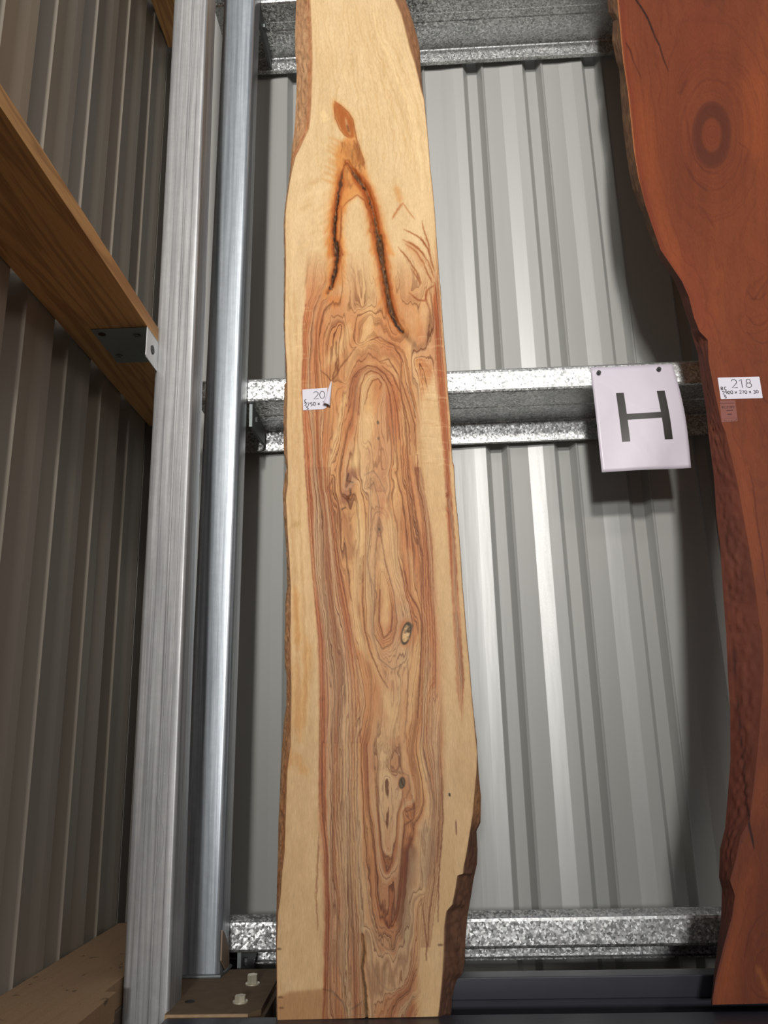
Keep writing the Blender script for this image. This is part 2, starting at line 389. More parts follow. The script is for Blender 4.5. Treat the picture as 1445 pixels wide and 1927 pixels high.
class Canvas:
    """colour field of a board, addressed by where each mark sits on the photographed face"""
    def __init__(s, x0, y0, x1, y1, sc):
        s.x0, s.y0, s.sc = x0, y0, sc; s.w = int((x1-x0)*sc); s.h = int((y1-y0)*sc)
        yy, xx = np.mgrid[0:s.h, 0:s.w]; s.X = xx/sc+x0; s.Y = yy/sc+y0
        s.c = np.zeros((s.h, s.w, 3), np.float32); s.line = np.zeros((s.h, s.w), np.float32)
    def smooth(s, a, n):
        for _ in range(n):
            p = np.pad(a, 1, mode='edge'); a = (p[:-2, 1:-1]+p[2:, 1:-1]+p[1:-1, :-2]+p[1:-1, 2:]+4*a)/8
        return a
    def noise(s, sx, sy, seed, oct=3):
        r = np.random.default_rng(seed); out = 0; amp = 1; tot = 0
        for o in range(oct):
            gw, gh = max(2, int(s.w/s.sc/sx)+3), max(2, int(s.h/s.sc/sy)+3); g = r.random((gh, gw))
            u = (s.X-s.x0)/sx; v = (s.Y-s.y0)/sy; i = np.clip(u.astype(int), 0, gw-2); j = np.clip(v.astype(int), 0, gh-2)
            fu, fv = u-i, v-j; fu = fu*fu*(3-2*fu); fv = fv*fv*(3-2*fv)
            out = out+amp*((g[j, i]*(1-fu)+g[j, i+1]*fu)*(1-fv)+(g[j+1, i]*(1-fu)+g[j+1, i+1]*fu)*fv); tot += amp; amp *= .5; sx /= 2; sy /= 2
        return out/tot
    def dist(s, pts, pad, jx=None):
        P = np.array(pts, float); a = max(0, int((P[:, 1].min()-pad-s.y0)*s.sc)); b = min(s.h, int((P[:, 1].max()+pad-s.y0)*s.sc)+2)
        l = max(0, int((P[:, 0].min()-pad-s.x0)*s.sc)); r = min(s.w, int((P[:, 0].max()+pad-s.x0)*s.sc)+2)
        if a >= b or l >= r: return None
        X, Y = s.X[a:b, l:r], s.Y[a:b, l:r]
        if jx is not None: X = X+jx[a:b, l:r]
        D = np.full(X.shape, 1e9); T = np.zeros(X.shape); n = len(P)-1
        for k in range(n):
            p, q = P[k], P[k+1]; d = q-p; L2 = (d**2).sum()+1e-9
            t = np.clip(((X-p[0])*d[0]+(Y-p[1])*d[1])/L2, 0, 1); e = np.hypot(X-p[0]-t*d[0], Y-p[1]-t*d[1])
            m_ = e < D; D[m_] = e[m_]; T[m_] = ((k+t)/n)[m_]
        return (slice(a, b), slice(l, r)), D, T
    def blend(s, sl, m_, col):
        m_ = np.clip(m_, 0, 1)[..., None]; s.c[sl] = s.c[sl]*(1-m_)+np.array(col, float)/255*m_
    def stroke(s, pts, col, w, a=1.0, soft=1.0, taper=True, jx=None):
        pad = np.max(w)+soft*3+4; r = s.dist(pts, pad, jx)
        if r is None: return
        sl, D, T = r; ww = np.interp(T, np.linspace(0, 1, len(w)), w) if isinstance(w, (list, tuple)) else w
        if taper: ww = ww*np.clip(np.minimum(T, 1-T)*8, .25, 1)
        s.blend(sl, a/(1+np.exp((D-ww)/max(.25, soft*.5))), col)
    def poly(s, pts, col, a=1.0, soft=3.0, jx=None):
        P = np.array(pts+[pts[0]], float); pad = soft*4+4; r = s.dist(P, pad, jx)
        if r is None: return
        sl, D, T = r; X, Y = s.X[sl], s.Y[sl]
        if jx is not None: X = X+jx[sl]
        ins = np.zeros(X.shape, bool)
        for k in range(len(P)-1):
            (x1, y1), (x2, y2) = P[k], P[k+1]
            if y1 == y2: continue
            ins ^= ((y1 > Y) != (y2 > Y)) & (X < (x2-x1)*(Y-y1)/(y2-y1)+x1)
        sd = np.where(ins, D, -D); s.blend(sl, a/(1+np.exp(-sd/(soft*.5))), col)
    def field(s, curves, base, lv=5):
        """relax a smooth ring field through traced grain curves [(value, pts)]"""
        q = 2; h, w = s.h//q, s.w//q
        fix = np.zeros((h, w), bool); val = np.zeros((h, w))
        for v, pts in curves:
            P = np.array(pts, float)
            for k in range(len(P)-1):
                n = int(np.hypot(*(P[k+1]-P[k]))*s.sc/q*1.6)+2
                for t in np.linspace(0, 1, n):
                    p = P[k]+(P[k+1]-P[k])*t; i = int((p[0]-s.x0)*s.sc/q); j = int((p[1]-s.y0)*s.sc/q)
                    if 0 <= i < w and 0 <= j < h:
                        fix[j, i] = True; val[j, i] = v[k] + (v[k+1]-v[k])*t if isinstance(v, (list, tuple)) else v
        g = None
        for l in range(lv, -1, -1):
            f = 2**l; hh, ww = (h+f-1)//f, (w+f-1)//f
            F = np.zeros((hh, ww)); V = np.zeros((hh, ww)); jj, ii = np.nonzero(fix); np.add.at(F, (jj//f, ii//f), 1); np.add.at(V, (jj//f, ii//f), val[jj, ii])
            m_ = F > 0; V[m_] /= F[m_]
            if g is None: g = np.full((hh, ww), base, float)
            else:
                g = np.repeat(np.repeat(g, 2, 0), 2, 1)[:hh, :ww]
            for _ in range(160 if l else 60):
                g[m_] = V[m_]; p = np.pad(g, 1, mode='edge'); g = (p[:-2, 1:-1]+p[2:, 1:-1]+p[1:-1, :-2]+p[1:-1, 2:])/4
        g = s.smooth(g, 6)
        G = np.repeat(np.repeat(g, q, 0), q, 1); G = np.pad(G, ((0, max(0, s.h-G.shape[0])), (0, max(0, s.w-G.shape[1]))), mode='edge')[:s.h, :s.w]
        return s.smooth(G, 3)
    def sample(s, A, x, y):
        u = np.clip((x-s.x0)*s.sc, 0, s.w-1.001); v = np.clip((y-s.y0)*s.sc, 0, s.h-1.001); i = u.astype(int); j = v.astype(int); fu = u-i; fv = v-j
        if A.ndim == 3: fu = fu[..., None]; fv = fv[..., None]
        return (A[j, i]*(1-fu)+A[j, i+1]*fu)*(1-fv)+(A[j+1, i]*(1-fu)+A[j+1, i+1]*fu)*fv

def board_material(name, line_col, tint=1.0, k1=1.0, rough=.5):
    t = NT(name)
    ac = t.new('ShaderNodeAttribute', attribute_name='wood'); ag = t.new('ShaderNodeAttribute', attribute_name='ring'); al = t.new('ShaderNodeAttribute', attribute_name='heart'); p = t.obj()
    g = ag.outputs['Fac']; h = al.outputs['Fac']
    wob = t.noise(t.mapv(p, (1, 1, .25)), 22, 3); gg = t.math('ADD', g, t.math('MULTIPLY_ADD', wob, .9, -.45))
    sep = t.new('ShaderNodeSeparateXYZ'); t.L(p, sep.inputs[0])
    def ringnoise(k, kz, det, seed):
        c = t.new('ShaderNodeCombineXYZ'); t.L(t.math('MULTIPLY', gg, k), c.inputs[0]); t.L(t.math('MULTIPLY', sep.outputs[2], kz), c.inputs[1]); c.inputs[2].default_value = seed
        return t.noise(c.outputs[0], 1.0, det, .55)
    n1 = ringnoise(1.35*k1, .7, 2, 1.3); n2 = ringnoise(4.6*k1, 1.6, 2, 5.1); n3 = ringnoise(.5*k1, 1.0, 2, 9.7)
    thin = t.ramp(n2, [(.50, 0), (.60, .55), (.66, 1)]); thick = t.ramp(n1, [(.52, 0), (.60, .5), (.68, 1)]); pale = t.ramp(n3, [(.36, 1), (.52, 0)])
    fine = t.noise(t.mapv(p, (1, 1, .04)), 700, 2, .6); fleck = t.noise(t.mapv(p, (1, 1, .3)), 160, 4, .65)
    col = t.mix(t.math('MULTIPLY', pale, t.math('MULTIPLY', h, .55)), ac.outputs['Color'], tuple(srgb((222, 194, 150)))) if tint else ac.outputs['Color']
    col = t.mix(t.math('MULTIPLY', thick, t.math('MULTIPLY_ADD', h, .45, .03)), col, tuple(srgb(line_col)))
    col = t.mix(t.math('MULTIPLY', thin, t.math('MULTIPLY_ADD', h, .88, .05)), col, tuple(srgb(line_col)*.9))
    col = t.mix(1.0, col, t.ramp(fine, [(.3, (.90, .89, .87)), (.7, (1.06, 1.06, 1.06))]), 'MULTIPLY')
    col = t.mix(1.0, col, t.ramp(fleck, [(.3, (.93, .92, .90)), (.7, (1.05, 1.05, 1.04))]), 'MULTIPLY')
    t.set(Base_Color=col, Roughness=rough, Specular_IOR_Level=.2)
    t.bump(t.math('ADD', fine, t.math('MULTIPLY', fleck, .5)), .12, .0006); return t.m
def bark_material(name, a, b, c, bs=.6, ms=.75):
    t = NT(name); p = t.obj(); n = t.noise(t.mapv(p, (1, 1, .45)), 90, 6, .65, .6); n2 = t.noise(t.mapv(p, (1, 1, .3)), 22, 4)
    ac = t.new('ShaderNodeAttribute', attribute_name='wood')
    col = t.ramp(n, [(.30, tuple(srgb(a))), (.5, tuple(srgb(b))), (.72, tuple(srgb(c)))])
    col = t.mix(t.ramp(n2, [(.35, ms-.35), (.65, ms)]), col, ac.outputs['Color'])
    t.set(Base_Color=col, Roughness=.85); t.bump(n, bs, .004); return t.m
def fill_mesh(name, V, F, mat, parent, attrs, smooth=True):
    me = bpy.data.meshes.new(name); nv, nf = len(V), len(F)
    me.vertices.add(nv); me.vertices.foreach_set('co', np.asarray(V, np.float32).ravel())
    me.loops.add(nf*4); me.loops.foreach_set('vertex_index', np.asarray(F, np.int32).ravel())
    me.polygons.add(nf); me.polygons.foreach_set('loop_start', np.arange(0, nf*4, 4, dtype=np.int32)); me.update(calc_edges=True)
    for n, A in attrs.items():
        if A.ndim == 2:
            at = me.attributes.new(n, 'FLOAT_COLOR', 'POINT'); B = np.ones((nv, 4), np.float32); B[:, :3] = A; at.data.foreach_set('color', B.ravel())
        else:
            at = me.attributes.new(n, 'FLOAT', 'POINT'); at.data.foreach_set('value', A.astype(np.float32))
    me.validate()
    return link(name, me, mat, parent, smooth)
def gridfaces(nr, nc, flip=False, wrap=False):
    i, j = np.mgrid[0:nr-1, 0:nc-1]; a = i*nc+j; q = np.stack([a, a+1, a+nc+1, a+nc], -1).reshape(-1, 4)
    return q[:, ::-1] if flip else q

def build_slab(rt, y0, k, th, FL, FR, SL, SR, ytop, ybot, cv, G, HE, mats, nr, nc, relief=None, rightpx=None):
    ys = np.linspace(ytop, ybot, nr)
    fl, fr = interp(FL, ys), interp(FR, ys); sl_, sr_ = interp(SL, ys), interp(SR, ys)
    sl_ = np.minimum(sl_, fl-.3); sr_ = np.maximum(sr_, fr+.3)
    slope = rt['_slope']
    def px2(xs, yv, off):
        # vectorised slab_plane
        A = np.array(CF)[None]+np.array(CR)[None]*((xs-722.5)/FPX)[:, None]-np.array(CU)[None]*((yv-963.5)/FPX)[:, None]
        s_ = (y0+off-k*ZB)/(A[:, 1]-k*A[:, 2]); return A*s_[:, None]
    U = np.linspace(0, 1, nc)
    X = fl[:, None]+(fr-fl)[:, None]*U[None]; Yp = np.repeat(ys[:, None], nc, 1)+slope*(X-680)
    P = px2(X.ravel(), Yp.ravel(), 0.0)
    colr = srgb_arr(cv.sample(cv.c, X.ravel(), Yp.ravel())); g = cv.sample(G, X.ravel(), Yp.ravel()); he = cv.sample(HE, X.ravel(), Yp.ravel())
    if relief is not None:
        P[:, 1] += cv.sample(relief, X.ravel(), Yp.ravel())
    front = P.reshape(nr, nc, 3)
    # back face, coarse columns
    nb = 12; Lb = px2(sl_, ys+slope*(sl_-680), th); Rb = px2(sr_, ys+slope*(sr_-680), th)
    ub = np.linspace(0, 1, nb)[None, :, None]; back = Lb[:, None]*(1-ub)+Rb[:, None]*ub
    V = np.concatenate([front.reshape(-1, 3), back.reshape(-1, 3)]); F = [gridfaces(nr, nc), gridfaces(nr, nb, True)+nr*nc]
    o0 = nr*nc
    def edge(a, b): # caps top and bottom
        out = []
        for r_ in (0, nr-1):
            for q in range(nb-1):
                c0 = int(round(q*(nc-1)/(nb-1))); c1 = int(round((q+1)*(nc-1)/(nb-1)))
                f_ = [r_*nc+c0, r_*nc+c1, o0+r_*nb+q+1, o0+r_*nb+q]; out.append(f_ if r_ else f_[::-1])
        return np.array(out)
    F.append(edge(0, 0)); F = np.concatenate(F)
    zc = np.zeros(nr*nb)
    bc = np.tile(srgb((170, 120, 80)), (nr*nb, 1))
    board = fill_mesh('board', V, F, mats[0], rt, {'wood': np.concatenate([colr, bc]), 'ring': np.concatenate([g, zc]), 'heart': np.concatenate([he, zc])})
    # flanks
    for side, (ff, bb) in enumerate(((front[:, 0], Lb), (front[:, -1], Rb))):
        ns = 15; tt = np.linspace(0, 1, ns); sgn = -1 if side == 0 else 1
        bul = np.sin(tt*math.pi)
        A = ff[:, None]*(1-tt)[None, :, None]+bb[:, None]*tt[None, :, None]
        wv = np.linalg.norm((bb-ff)[:, [0]], axis=1)
        rr = np.random.default_rng(31+side); amp = np.clip(np.abs(bb[:, 0]-ff[:, 0])*.18, .0004, .003)
        n_ = rr.random((nr//6+2, ns)); idx = np.arange(nr)/6; i0 = idx.astype(int); fr_ = (idx-i0)[:, None]; nn = n_[i0]*(1-fr_)+n_[i0+1]*fr_
        A[:, :, 0] += sgn*bul[None]*amp[:, None]*(nn*1.6-.3)
        A[:, :, 1] -= bul[None]*amp[:, None]*(nn-.3)*.8
        Xs = (fl if side == 0 else fr)[:, None]+((sl_ if side == 0 else sr_)-(fl if side == 0 else fr))[:, None]*tt[None]
        yy = np.repeat(ys[:, None], ns, 1); cc = srgb_arr(cv.sample(cv.c, Xs.ravel(), yy.ravel()))
        fill_mesh('bark_edge', A.reshape(-1, 3), gridfaces(nr, ns, side == 0), mats[1+side], rt, {'wood': cc})
    return board
def srgb_arr(c): c = np.clip(c, 0, 1); return np.where(c <= .04045, c/12.92, ((c+.055)/1.055)**2.4)

# ---- traced positions on close views of the pale slab: k(view, x, y) -> photo position
VW = {1: (520, 0, 3.6125), 2: (520, 440, 3.6125), 3: (520, 880, 3.6125), 4: (480, 1400, 3.141)}
def c(v, *p): x0, y0, s_ = VW[v]; return [(x0+a/s_, y0+b/s_) for a, b in p]

FL1 = [(583, -120)]+c(1, (230, 0), (240, 200), (245, 400), (240, 600), (235, 750), (222, 870), (180, 960), (130, 1060), (105, 1160), (88, 1250), (70, 1370), (62, 1450), (60, 1600))+c(2, (62, 20), (65, 200), (62, 400), (57, 600), (62, 750), (72, 900), (75, 1100), (70, 1300), (75, 1500))+c(3, (80, 0), (78, 100), (65, 200), (70, 300), (78, 450), (88, 600), (98, 800), (98, 1000), (95, 1100), (97, 1300), (103, 1500), (100, 1700))+c(4, (210, 0), (190, 150), (185, 300), (180, 450), (175, 620), (160, 750), (150, 900), (135, 1000), (128, 1200), (130, 1400), (132, 1635))
SL1 = [(556, -120)]+c(1, (135, 0), (128, 200), (128, 330), (138, 480), (135, 650), (128, 800), (120, 900), (105, 1000), (95, 1150), (80, 1260), (60, 1400), (52, 1500))+c(2, (55, 100), (52, 600), (65, 900), (68, 1000), (55, 1012), (50, 1200), (50, 1450), (62, 1540), (72, 1590))+c(3, (60, 30), (45, 150), (50, 300), (62, 450), (70, 600), (75, 800), (60, 900), (60, 1060), (55, 1200), (58, 1340), (70, 1400), (68, 1600), (50, 1720))+c(4, (160, 0), (150, 150), (145, 300), (138, 450), (135, 620), (130, 800), (126, 1000), (126, 1200), (128, 1400), (131, 1635))
FR1 = [(700, -120)]+c(1, (805, 0), (850, 100), (880, 220), (910, 340), (940, 430), (965, 530), (985, 620), (1003, 680), (1015, 800), (1030, 950), (1045, 1150), (1062, 1300), (1075, 1450), (1085, 1600))+c(2, (1090, 100), (1105, 290), (1115, 400), (1128, 600), (1142, 780), (1155, 930), (1165, 1100), (1180, 1250), (1185, 1400), (1195, 1560))+c(3, (1205, 0), (1215, 200), (1235, 400), (1250, 600), (1262, 800), (1275, 950), (1290, 1150), (1310, 1350), (1325, 1550), (1340, 1700))+c(4, (1305, 0), (1312, 60), (1308, 180), (1295, 320), (1285, 430), (1262, 580), (1245, 680), (1232, 740), (1230, 780), (1195, 790), (1185, 860), (1165, 960), (1130, 1000), (1118, 1090), (1115, 1250), (1105, 1400), (1090, 1560), (1080, 1625))
SR1 = [(716, -120)]+c(1, (875, 0), (905, 80), (935, 180), (960, 270), (975, 350), (980, 440), (990, 580), (1000, 660), (1008, 700), (1016, 800), (1031, 950), (1046, 1150), (1063, 1300), (1076, 1450), (1086, 1600))+c(2, (1092, 100), (1107, 290), (1117, 400), (1130, 600), (1144, 780), (1157, 930), (1167, 1100), (1182, 1250), (1187, 1400), (1197, 1560))+c(3, (1207, 0), (1217, 200), (1237, 400), (1252, 600), (1264, 800), (1277, 950), (1292, 1150), (1312, 1350), (1327, 1550), (1342, 1700))+c(4, (1310, 0), (1315, 100), (1322, 200), (1335, 330), (1332, 480), (1308, 530), (1315, 640), (1312, 720), (1290, 820), (1275, 920), (1255, 1030), (1245, 1150), (1238, 1300), (1225, 1370), (1190, 1410), (1165, 1500), (1160, 1590), (1155, 1625))

def paint_pale():
    cv = Canvas(512, -124, 914, 1932, 1.5)
    X, Y = cv.X, cv.Y
    cream_t, cream_m, cream_b = np.array((229, 202, 160)), np.array((221, 187, 142)), np.array((214, 174, 128))
    f = np.clip((Y-300)/600, 0, 1)[..., None]; cv.c[:] = (cream_t*(1-f)+cream_m*f)/255
    n = cv.noise(70, 160, 3)[..., None]; cv.c *= (1-.07*n)
    n = cv.noise(14, 60, 4)[..., None]; cv.c += (n-.5)*np.array((-.05, -.06, -.07))
    J = (cv.noise(9, 22, 11)-.5)*7; J2 = (cv.noise(4, 8, 12)-.5)*3.5
    # ---- grain curves, value = ring index
    cur = []
    A = lambda v, pts: cur.append((v, pts))
    A(-4, FL1); A(-4, FR1)
    L0 = c(1, (330, 1734), (320, 1500), (300, 1300))[::-1]+c(2, (290, 100), (240, 240), (230, 370), (200, 480), (185, 600), (180, 700), (185, 850), (175, 1000), (180, 1200), (190, 1400), (205, 1734))+c(3, (210, 150), (225, 400), (240, 600), (255, 800), (275, 1000), (290, 1200), (297, 1400), (300, 1600))+c(4, (383, 0), (378, 300), (385, 450), (410, 650), (420, 900), (415, 1200), (410, 1450), (400, 1640))
    A(0, L0)
    L1 = c(2, (330, 320), (285, 400), (245, 500), (225, 620), (225, 750), (220, 900), (215, 1050), (230, 1200), (250, 1400), (265, 1700))+c(3, (275, 200), (290, 450), (305, 700), (325, 950), (345, 1150), (370, 1400), (385, 1600))+c(4, (440, 0), (435, 300), (440, 550), (450, 800), (465, 1000), (450, 1300), (450, 1600))
    A(2.2, L1)
    L2 = c(2, (340, 480), (310, 560), (290, 650), (280, 800), (300, 930), (330, 1150), (320, 1300), (310, 1500), (330, 1734))+c(3, (345, 200), (365, 400), (385, 620), (410, 850), (440, 1050), (470, 1200), (500, 1400), (510, 1600))+c(4, (540, 0), (545, 350), (550, 650), (560, 900), (570, 1100), (575, 1350), (590, 1600))
    A(4.4, L2)
    L3 = c(2, (440, 620), (400, 720), (390, 830), (370, 1000), (395, 1200), (375, 1400), (350, 1600))+c(3, (375, 30), (375, 200), (400, 420), (440, 700), (480, 950), (520, 1180), (560, 1400), (590, 1600))+c(4, (600, 0), (600, 400), (610, 700), (625, 950), (640, 1150), (635, 1300), (650, 1500), (665, 1640))
    A(6.6, L3)
    A(9, c(3, (560, 100), (590, 350), (590, 600), (585, 900), (600, 1100), (640, 1250), (680, 1450), (660, 1700), (640, 1860)))
    A(10.5, c(3, (640, 60), (640, 400), (625, 620), (640, 850), (645, 1100), (700, 1300), (790, 1370), (860, 1330), (882, 1240)))
    A(12, c(3, (700, 330), (670, 600), (665, 900), (660, 1130), (720, 1235), (790, 1190), (820, 1050), (800, 850), (740, 650), (710, 450), (700, 330)))
    A(14, c(3, (720, 700), (705, 850), (700, 1050), (730, 1160), (780, 1110), (790, 950), (760, 800), (720, 700)))
    # arch of the middle figure
    A(7.5, c(2, (350, 1734), (390, 1550), (440, 1380), (490, 1200), (500, 1050), (520, 980), (560, 930), (620, 895), (680, 905), (740, 955), (790, 1050), (820, 1200), (840, 1400), (850, 1734)))
    A(9.5, c(2, (470, 1734), (510, 1500), (545, 1300), (560, 1150), (575, 1030), (605, 960), (650, 930), (700, 950), (750, 1020), (770, 1120), (780, 1300), (800, 1500), (815, 1734)))
    A(11.5, c(2, (600, 1420), (590, 1250), (600, 1120), (625, 1030), (655, 985), (695, 975), (725, 1020), (720, 1080), (690, 1180), (690, 1300), (740, 1600)))
    A(13, c(2, (650, 1200), (645, 1100), (665, 1030), (690, 1000), (705, 1030), (690, 1060), (670, 1120)))
    A(11, c(2, (600, 1734), (640, 1650), (672, 1600), (710, 1660), (740, 1734)))
    A(5.5, c(2, (470, 1000), (500, 850), (560, 780), (640, 745), (720, 760), (780, 800), (840, 900), (850, 1000), (900, 1150), (940, 1300), (950, 1500), (965, 1734))+c(3, (990, 200), (1010, 400), (1035, 600), (1045, 800), (1060, 1000), (1075, 1200), (1075, 1500)))
    A(3, c(2, (560, 745), (600, 715), (640, 560), (700, 700), (800, 740), (900, 800), (930, 1000), (960, 1200)))
    A(6.5, c(3, (880, 0), (920, 250), (950, 450), (985, 650), (985, 850), (1010, 1050), (1020, 1250), (1010, 1500), (1000, 1800))+c(4, (985, 0), (1030, 200), (1055, 350), (1045, 500), (1030, 700), (1010, 900)))
    A(8.6, c(3, (800, 0), (840, 200), (870, 450), (880, 650), (900, 850), (960, 950), (985, 1050), (985, 1200), (975, 1450), (960, 1700))+c(4, (930, 50), (955, 200), (960, 350), (900, 480), (870, 600), (850, 800), (830, 1000), (790, 1090), (740, 950), (710, 700), (670, 350), (655, 0)))
    A(7.4, c(4, (890, 400), (940, 500), (900, 700), (880, 900), (860, 1120), (810, 1225), (760, 1200), (700, 1080), (660, 800)))
    A(10.8, c(3, (790, 1430), (780, 1650), (775, 1860))+c(4, (780, 80)))
    A(10.2, c(3, (720, 1500), (690, 1700), (665, 1860))+c(4, (700, 50), (720, 350), (745, 600), (780, 755), (810, 700), (830, 550), (850, 400), (880, 330), (930, 330), (905, 200), (870, 170), (850, 120), (860, 10))+c(3, (820, 1860), (830, 1700), (850, 1500)))
    A(11.4, c(4, (785, 200), (780, 400), (788, 640)))
    A(6.2, c(4, (945, 1000), (930, 1300), (870, 1440), (790, 1465), (740, 1420), (690, 1300), (655, 1100)))
    A(3.2, c(4, (1100, 0), (1100, 250), (1090, 450), (1060, 700), (1030, 950), (1015, 1190), (985, 1500)))
    A(.5, c(3, (1160, 300), (1180, 600), (1190, 900), (1200, 1200), (1220, 1500), (1210, 1878)))
    A(0, c(4, (1190, 100), (1190, 400), (1150, 700), (1110, 900), (1075, 1100), (1070, 1500)))
    A([1, 3, 3, 2.6, 2.4, 2.2, 2, 2, 2, 2, 2, 2], c(2, (1010, 100), (1050, 300), (1060, 500), (1075, 600), (1080, 750), (1085, 900), (1110, 1100), (1120, 1300), (1140, 1500), (1150, 1734), (1165, 1760)))
    A(.6, c(2, (960, 860), (1000, 1000), (1030, 1200), (1050, 1500), (1070, 1734))+c(3, (1090, 300), (1110, 600), (1120, 900)))
    # upper board: gentle sweep around the bark pocket
    A(-2.5, c(1, (300, 0), (310, 500), (290, 760), (220, 1000), (160, 1200), (140, 1734)))
    A(-1, c(1, (400, 0), (400, 350), (360, 700), (400, 950), (330, 1150), (290, 1300)))
    A(3, c(1, (395, 683), (385, 720), (400, 800), (460, 925), (430, 1100), (390, 1300), (370, 1500), (360, 1734))+c(2, (330, 250)))
    A(3, c(1, (395, 683), (490, 760), (535, 880), (560, 990), (600, 1130), (640, 1300), (690, 1450), (760, 1600), (790, 1734))+c(2, (800, 200), (800, 420), (860, 560), (960, 700)))
    A(1.5, c(1, (520, 0), (540, 400), (600, 700), (640, 1000), (700, 1300), (830, 1600)))
    A(-.5, c(1, (650, 40), (690, 230), (750, 350), (830, 550), (900, 720), (960, 1000), (1000, 1300)))
    A(5, c(1, (550, 1330), (480, 1400), (450, 1500), (450, 1734))+c(2, (470, 200), (500, 420), (480, 620)))
    A(5, c(1, (550, 1330), (610, 1400), (640, 1550), (650, 1734))+c(2, (670, 200), (700, 400), (740, 560), (820, 680)))
    A(6.5, c(1, (540, 1450), (540, 1734))+c(2, (560, 300), (590, 500)))
    A(3.6, c(2, (880, 70), (950, 120), (1000, 200), (1040, 290), (1000, 360), (960, 440)))
    A(4.4, c(2, (830, 60), (900, 180), (960, 280), (985, 340), (900, 400)))
    G = cv.field(cur, 2.0)+(cv.noise(12, 120, 81)-.5)*1.0+(cv.noise(4, 40, 82)-.5)*.30+(cv.noise(8, 16, 84)-.5)*.22
    # ---- heartwood mask
    HL = [(575, 560), (571, 600), (570, 650), (568, 700), (570, 760), (573, 820), (576, 880), (581, 960), (586, 1040), (590, 1100), (595, 1160), (600, 1230), (601, 1300), (602, 1400), (600, 1480), (601, 1560), (608, 1640), (613, 1700), (611, 1800), (608, 1932)]
    HR = [(834, 560), (832, 640), (815, 700), (788, 760), (786, 820), (792, 880), (802, 960), (809, 1010), (813, 1060), (816, 1120), (824, 1200), (827, 1300), (829, 1400), (828, 1480), (822, 1560), (816, 1640), (795, 1700), (786, 1800), (783, 1932)]
    hl, hr = interp(HL, Y[:, 0])[:, None], interp(HR, Y[:, 0])[:, None]
    Xj = X+J*.6
    he = 1/(1+np.exp(-(Xj-hl)/1.1))/(1+np.exp((Xj-hr)/3.5)); he = he*np.clip((Y-470)/150, 0, 1)
    band_l = interp([(816, 440), (824, 520), (816, 560), (812, 640), (818, 700), (826, 760), (832, 830), (838, 880), (840, 960), (844, 1020), (848, 1080), (852, 1140), (855, 1200), (860, 1300), (867, 1340)], Y[:, 0])[:, None]
    band_r = interp([(821, 440), (830, 560), (834, 640), (839, 700), (842, 760), (846, 830), (846, 880), (852, 960), (856, 1020), (860, 1080), (864, 1140), (868, 1200), (872, 1300), (871, 1340)], Y[:, 0])[:, None]
    Xb = X+J2*.9; bd = 1/(1+np.exp(-(Xb-band_l)/.9))/(1+np.exp((Xb-band_r)/.9))*np.clip((Y-440)/60, 0, 1)*np.clip((1370-Y)/60, 0, 1)
    HE = np.clip(he+bd*.8, 0, 1)
    HE *= 1-.5*np.exp(-((X-715)/38)**2)*np.clip((Y-600)/60, 0, 1)*np.clip((1420-Y)/80, 0, 1)
    # reddish ground inside the heart
    m_ = he[..., None]; nn = cv.noise(26, 130, 21)[..., None]
    red = np.array((184, 112, 68))/255; tan = np.array((214, 166, 114))/255
    mixc = tan*(1-np.clip(nn*1.6-.3, 0, 1))+red*np.clip(nn*1.6-.3, 0, 1)
    cv.c = cv.c*(1-.85*m_)+mixc*.85*m_
    # strong red band down the left side of the heart and the thin one at the right edge
    w_ = np.clip(1-(X-hl)/interp([(40, 560), (46, 800), (60, 1000), (75, 1200), (75, 1400), (50, 1600), (50, 1900)], Y[:, 0])[:, None], 0, 1)**.6*he
    w2 = np.clip(1-(hr-X)/26, 0, 1)*he*np.clip((Y-980)/60, 0, 1)*np.clip((1600-Y)/100, 0, 1)
    cv.blend(slice(None), .75*np.clip(w_+w2*.8, 0, 1), (196, 124, 82))
    cv.blend(slice(None), .80*bd, (176, 98, 58))
    # brown tone of the lower centre
    lo = np.clip((Y-1480)/150, 0, 1)*np.exp(-((X-735)/62)**2)*he; cv.blend(slice(None), .6*lo, (170, 106, 66))
    # pale islands
    for pts, w, a in ((c(2, (490, 1020), (450, 1180), (410, 1370), (370, 1560), (345, 1700)), 5, .8), (c(2, (590, 940), (585, 1100), (560, 1400), (520, 1600), (470, 1734)), 7, .55),
                      (c(2, (640, 1180), (610, 1350), (560, 1500), (520, 1620)), 10, .6), (c(3, (560, 250), (570, 500), (540, 800), (530, 950), (560, 1150), (620, 1300)), 9, .75),
                      (c(3, (740, 250), (720, 620), (745, 900), (740, 1130)), 9, .65), (c(3, (780, 300), (800, 700), (850, 900)), 9, .55), (c(3, (900, 560), (935, 800), (950, 900)), 4, .6),
                      (c(3, (760, 1500), (790, 1700), (800, 1860)), 10, .55), (c(3, (650, 1250), (720, 1480), (770, 1700)), 7, .5), (c(3, (960, 1150), (930, 1450), (920, 1700)), 7, .5),
                      (c(4, (500, 0), (500, 500), (500, 900)), 6, .6), (c(4, (590, 150), (585, 600), (600, 950)), 4, .6), (c(4, (1030, 280), (1025, 420)), 4, .7),
                      (c(2, (860, 1150), (880, 1400), (990, 1600)), 8, .4), (c(2, (500, 620), (440, 760), (330, 900)), 10, .55), (c(2, (640, 600), (600, 700), (520, 850), (480, 1000)), 8, .4),
                      (c(4, (950, 540), (950, 600), (930, 660)), 5, .5), (c(2, (720, 850), (760, 860), (830, 1000)), 6, .5)):
        cv.stroke(pts, (224, 192, 144), w, a, 5, jx=J)
        HE_ = cv.dist(pts, w*2+8, J)
        if HE_: sl, D, T = HE_; HE[sl] *= 1-a*.75/(1+np.exp((D-w)/2.5))
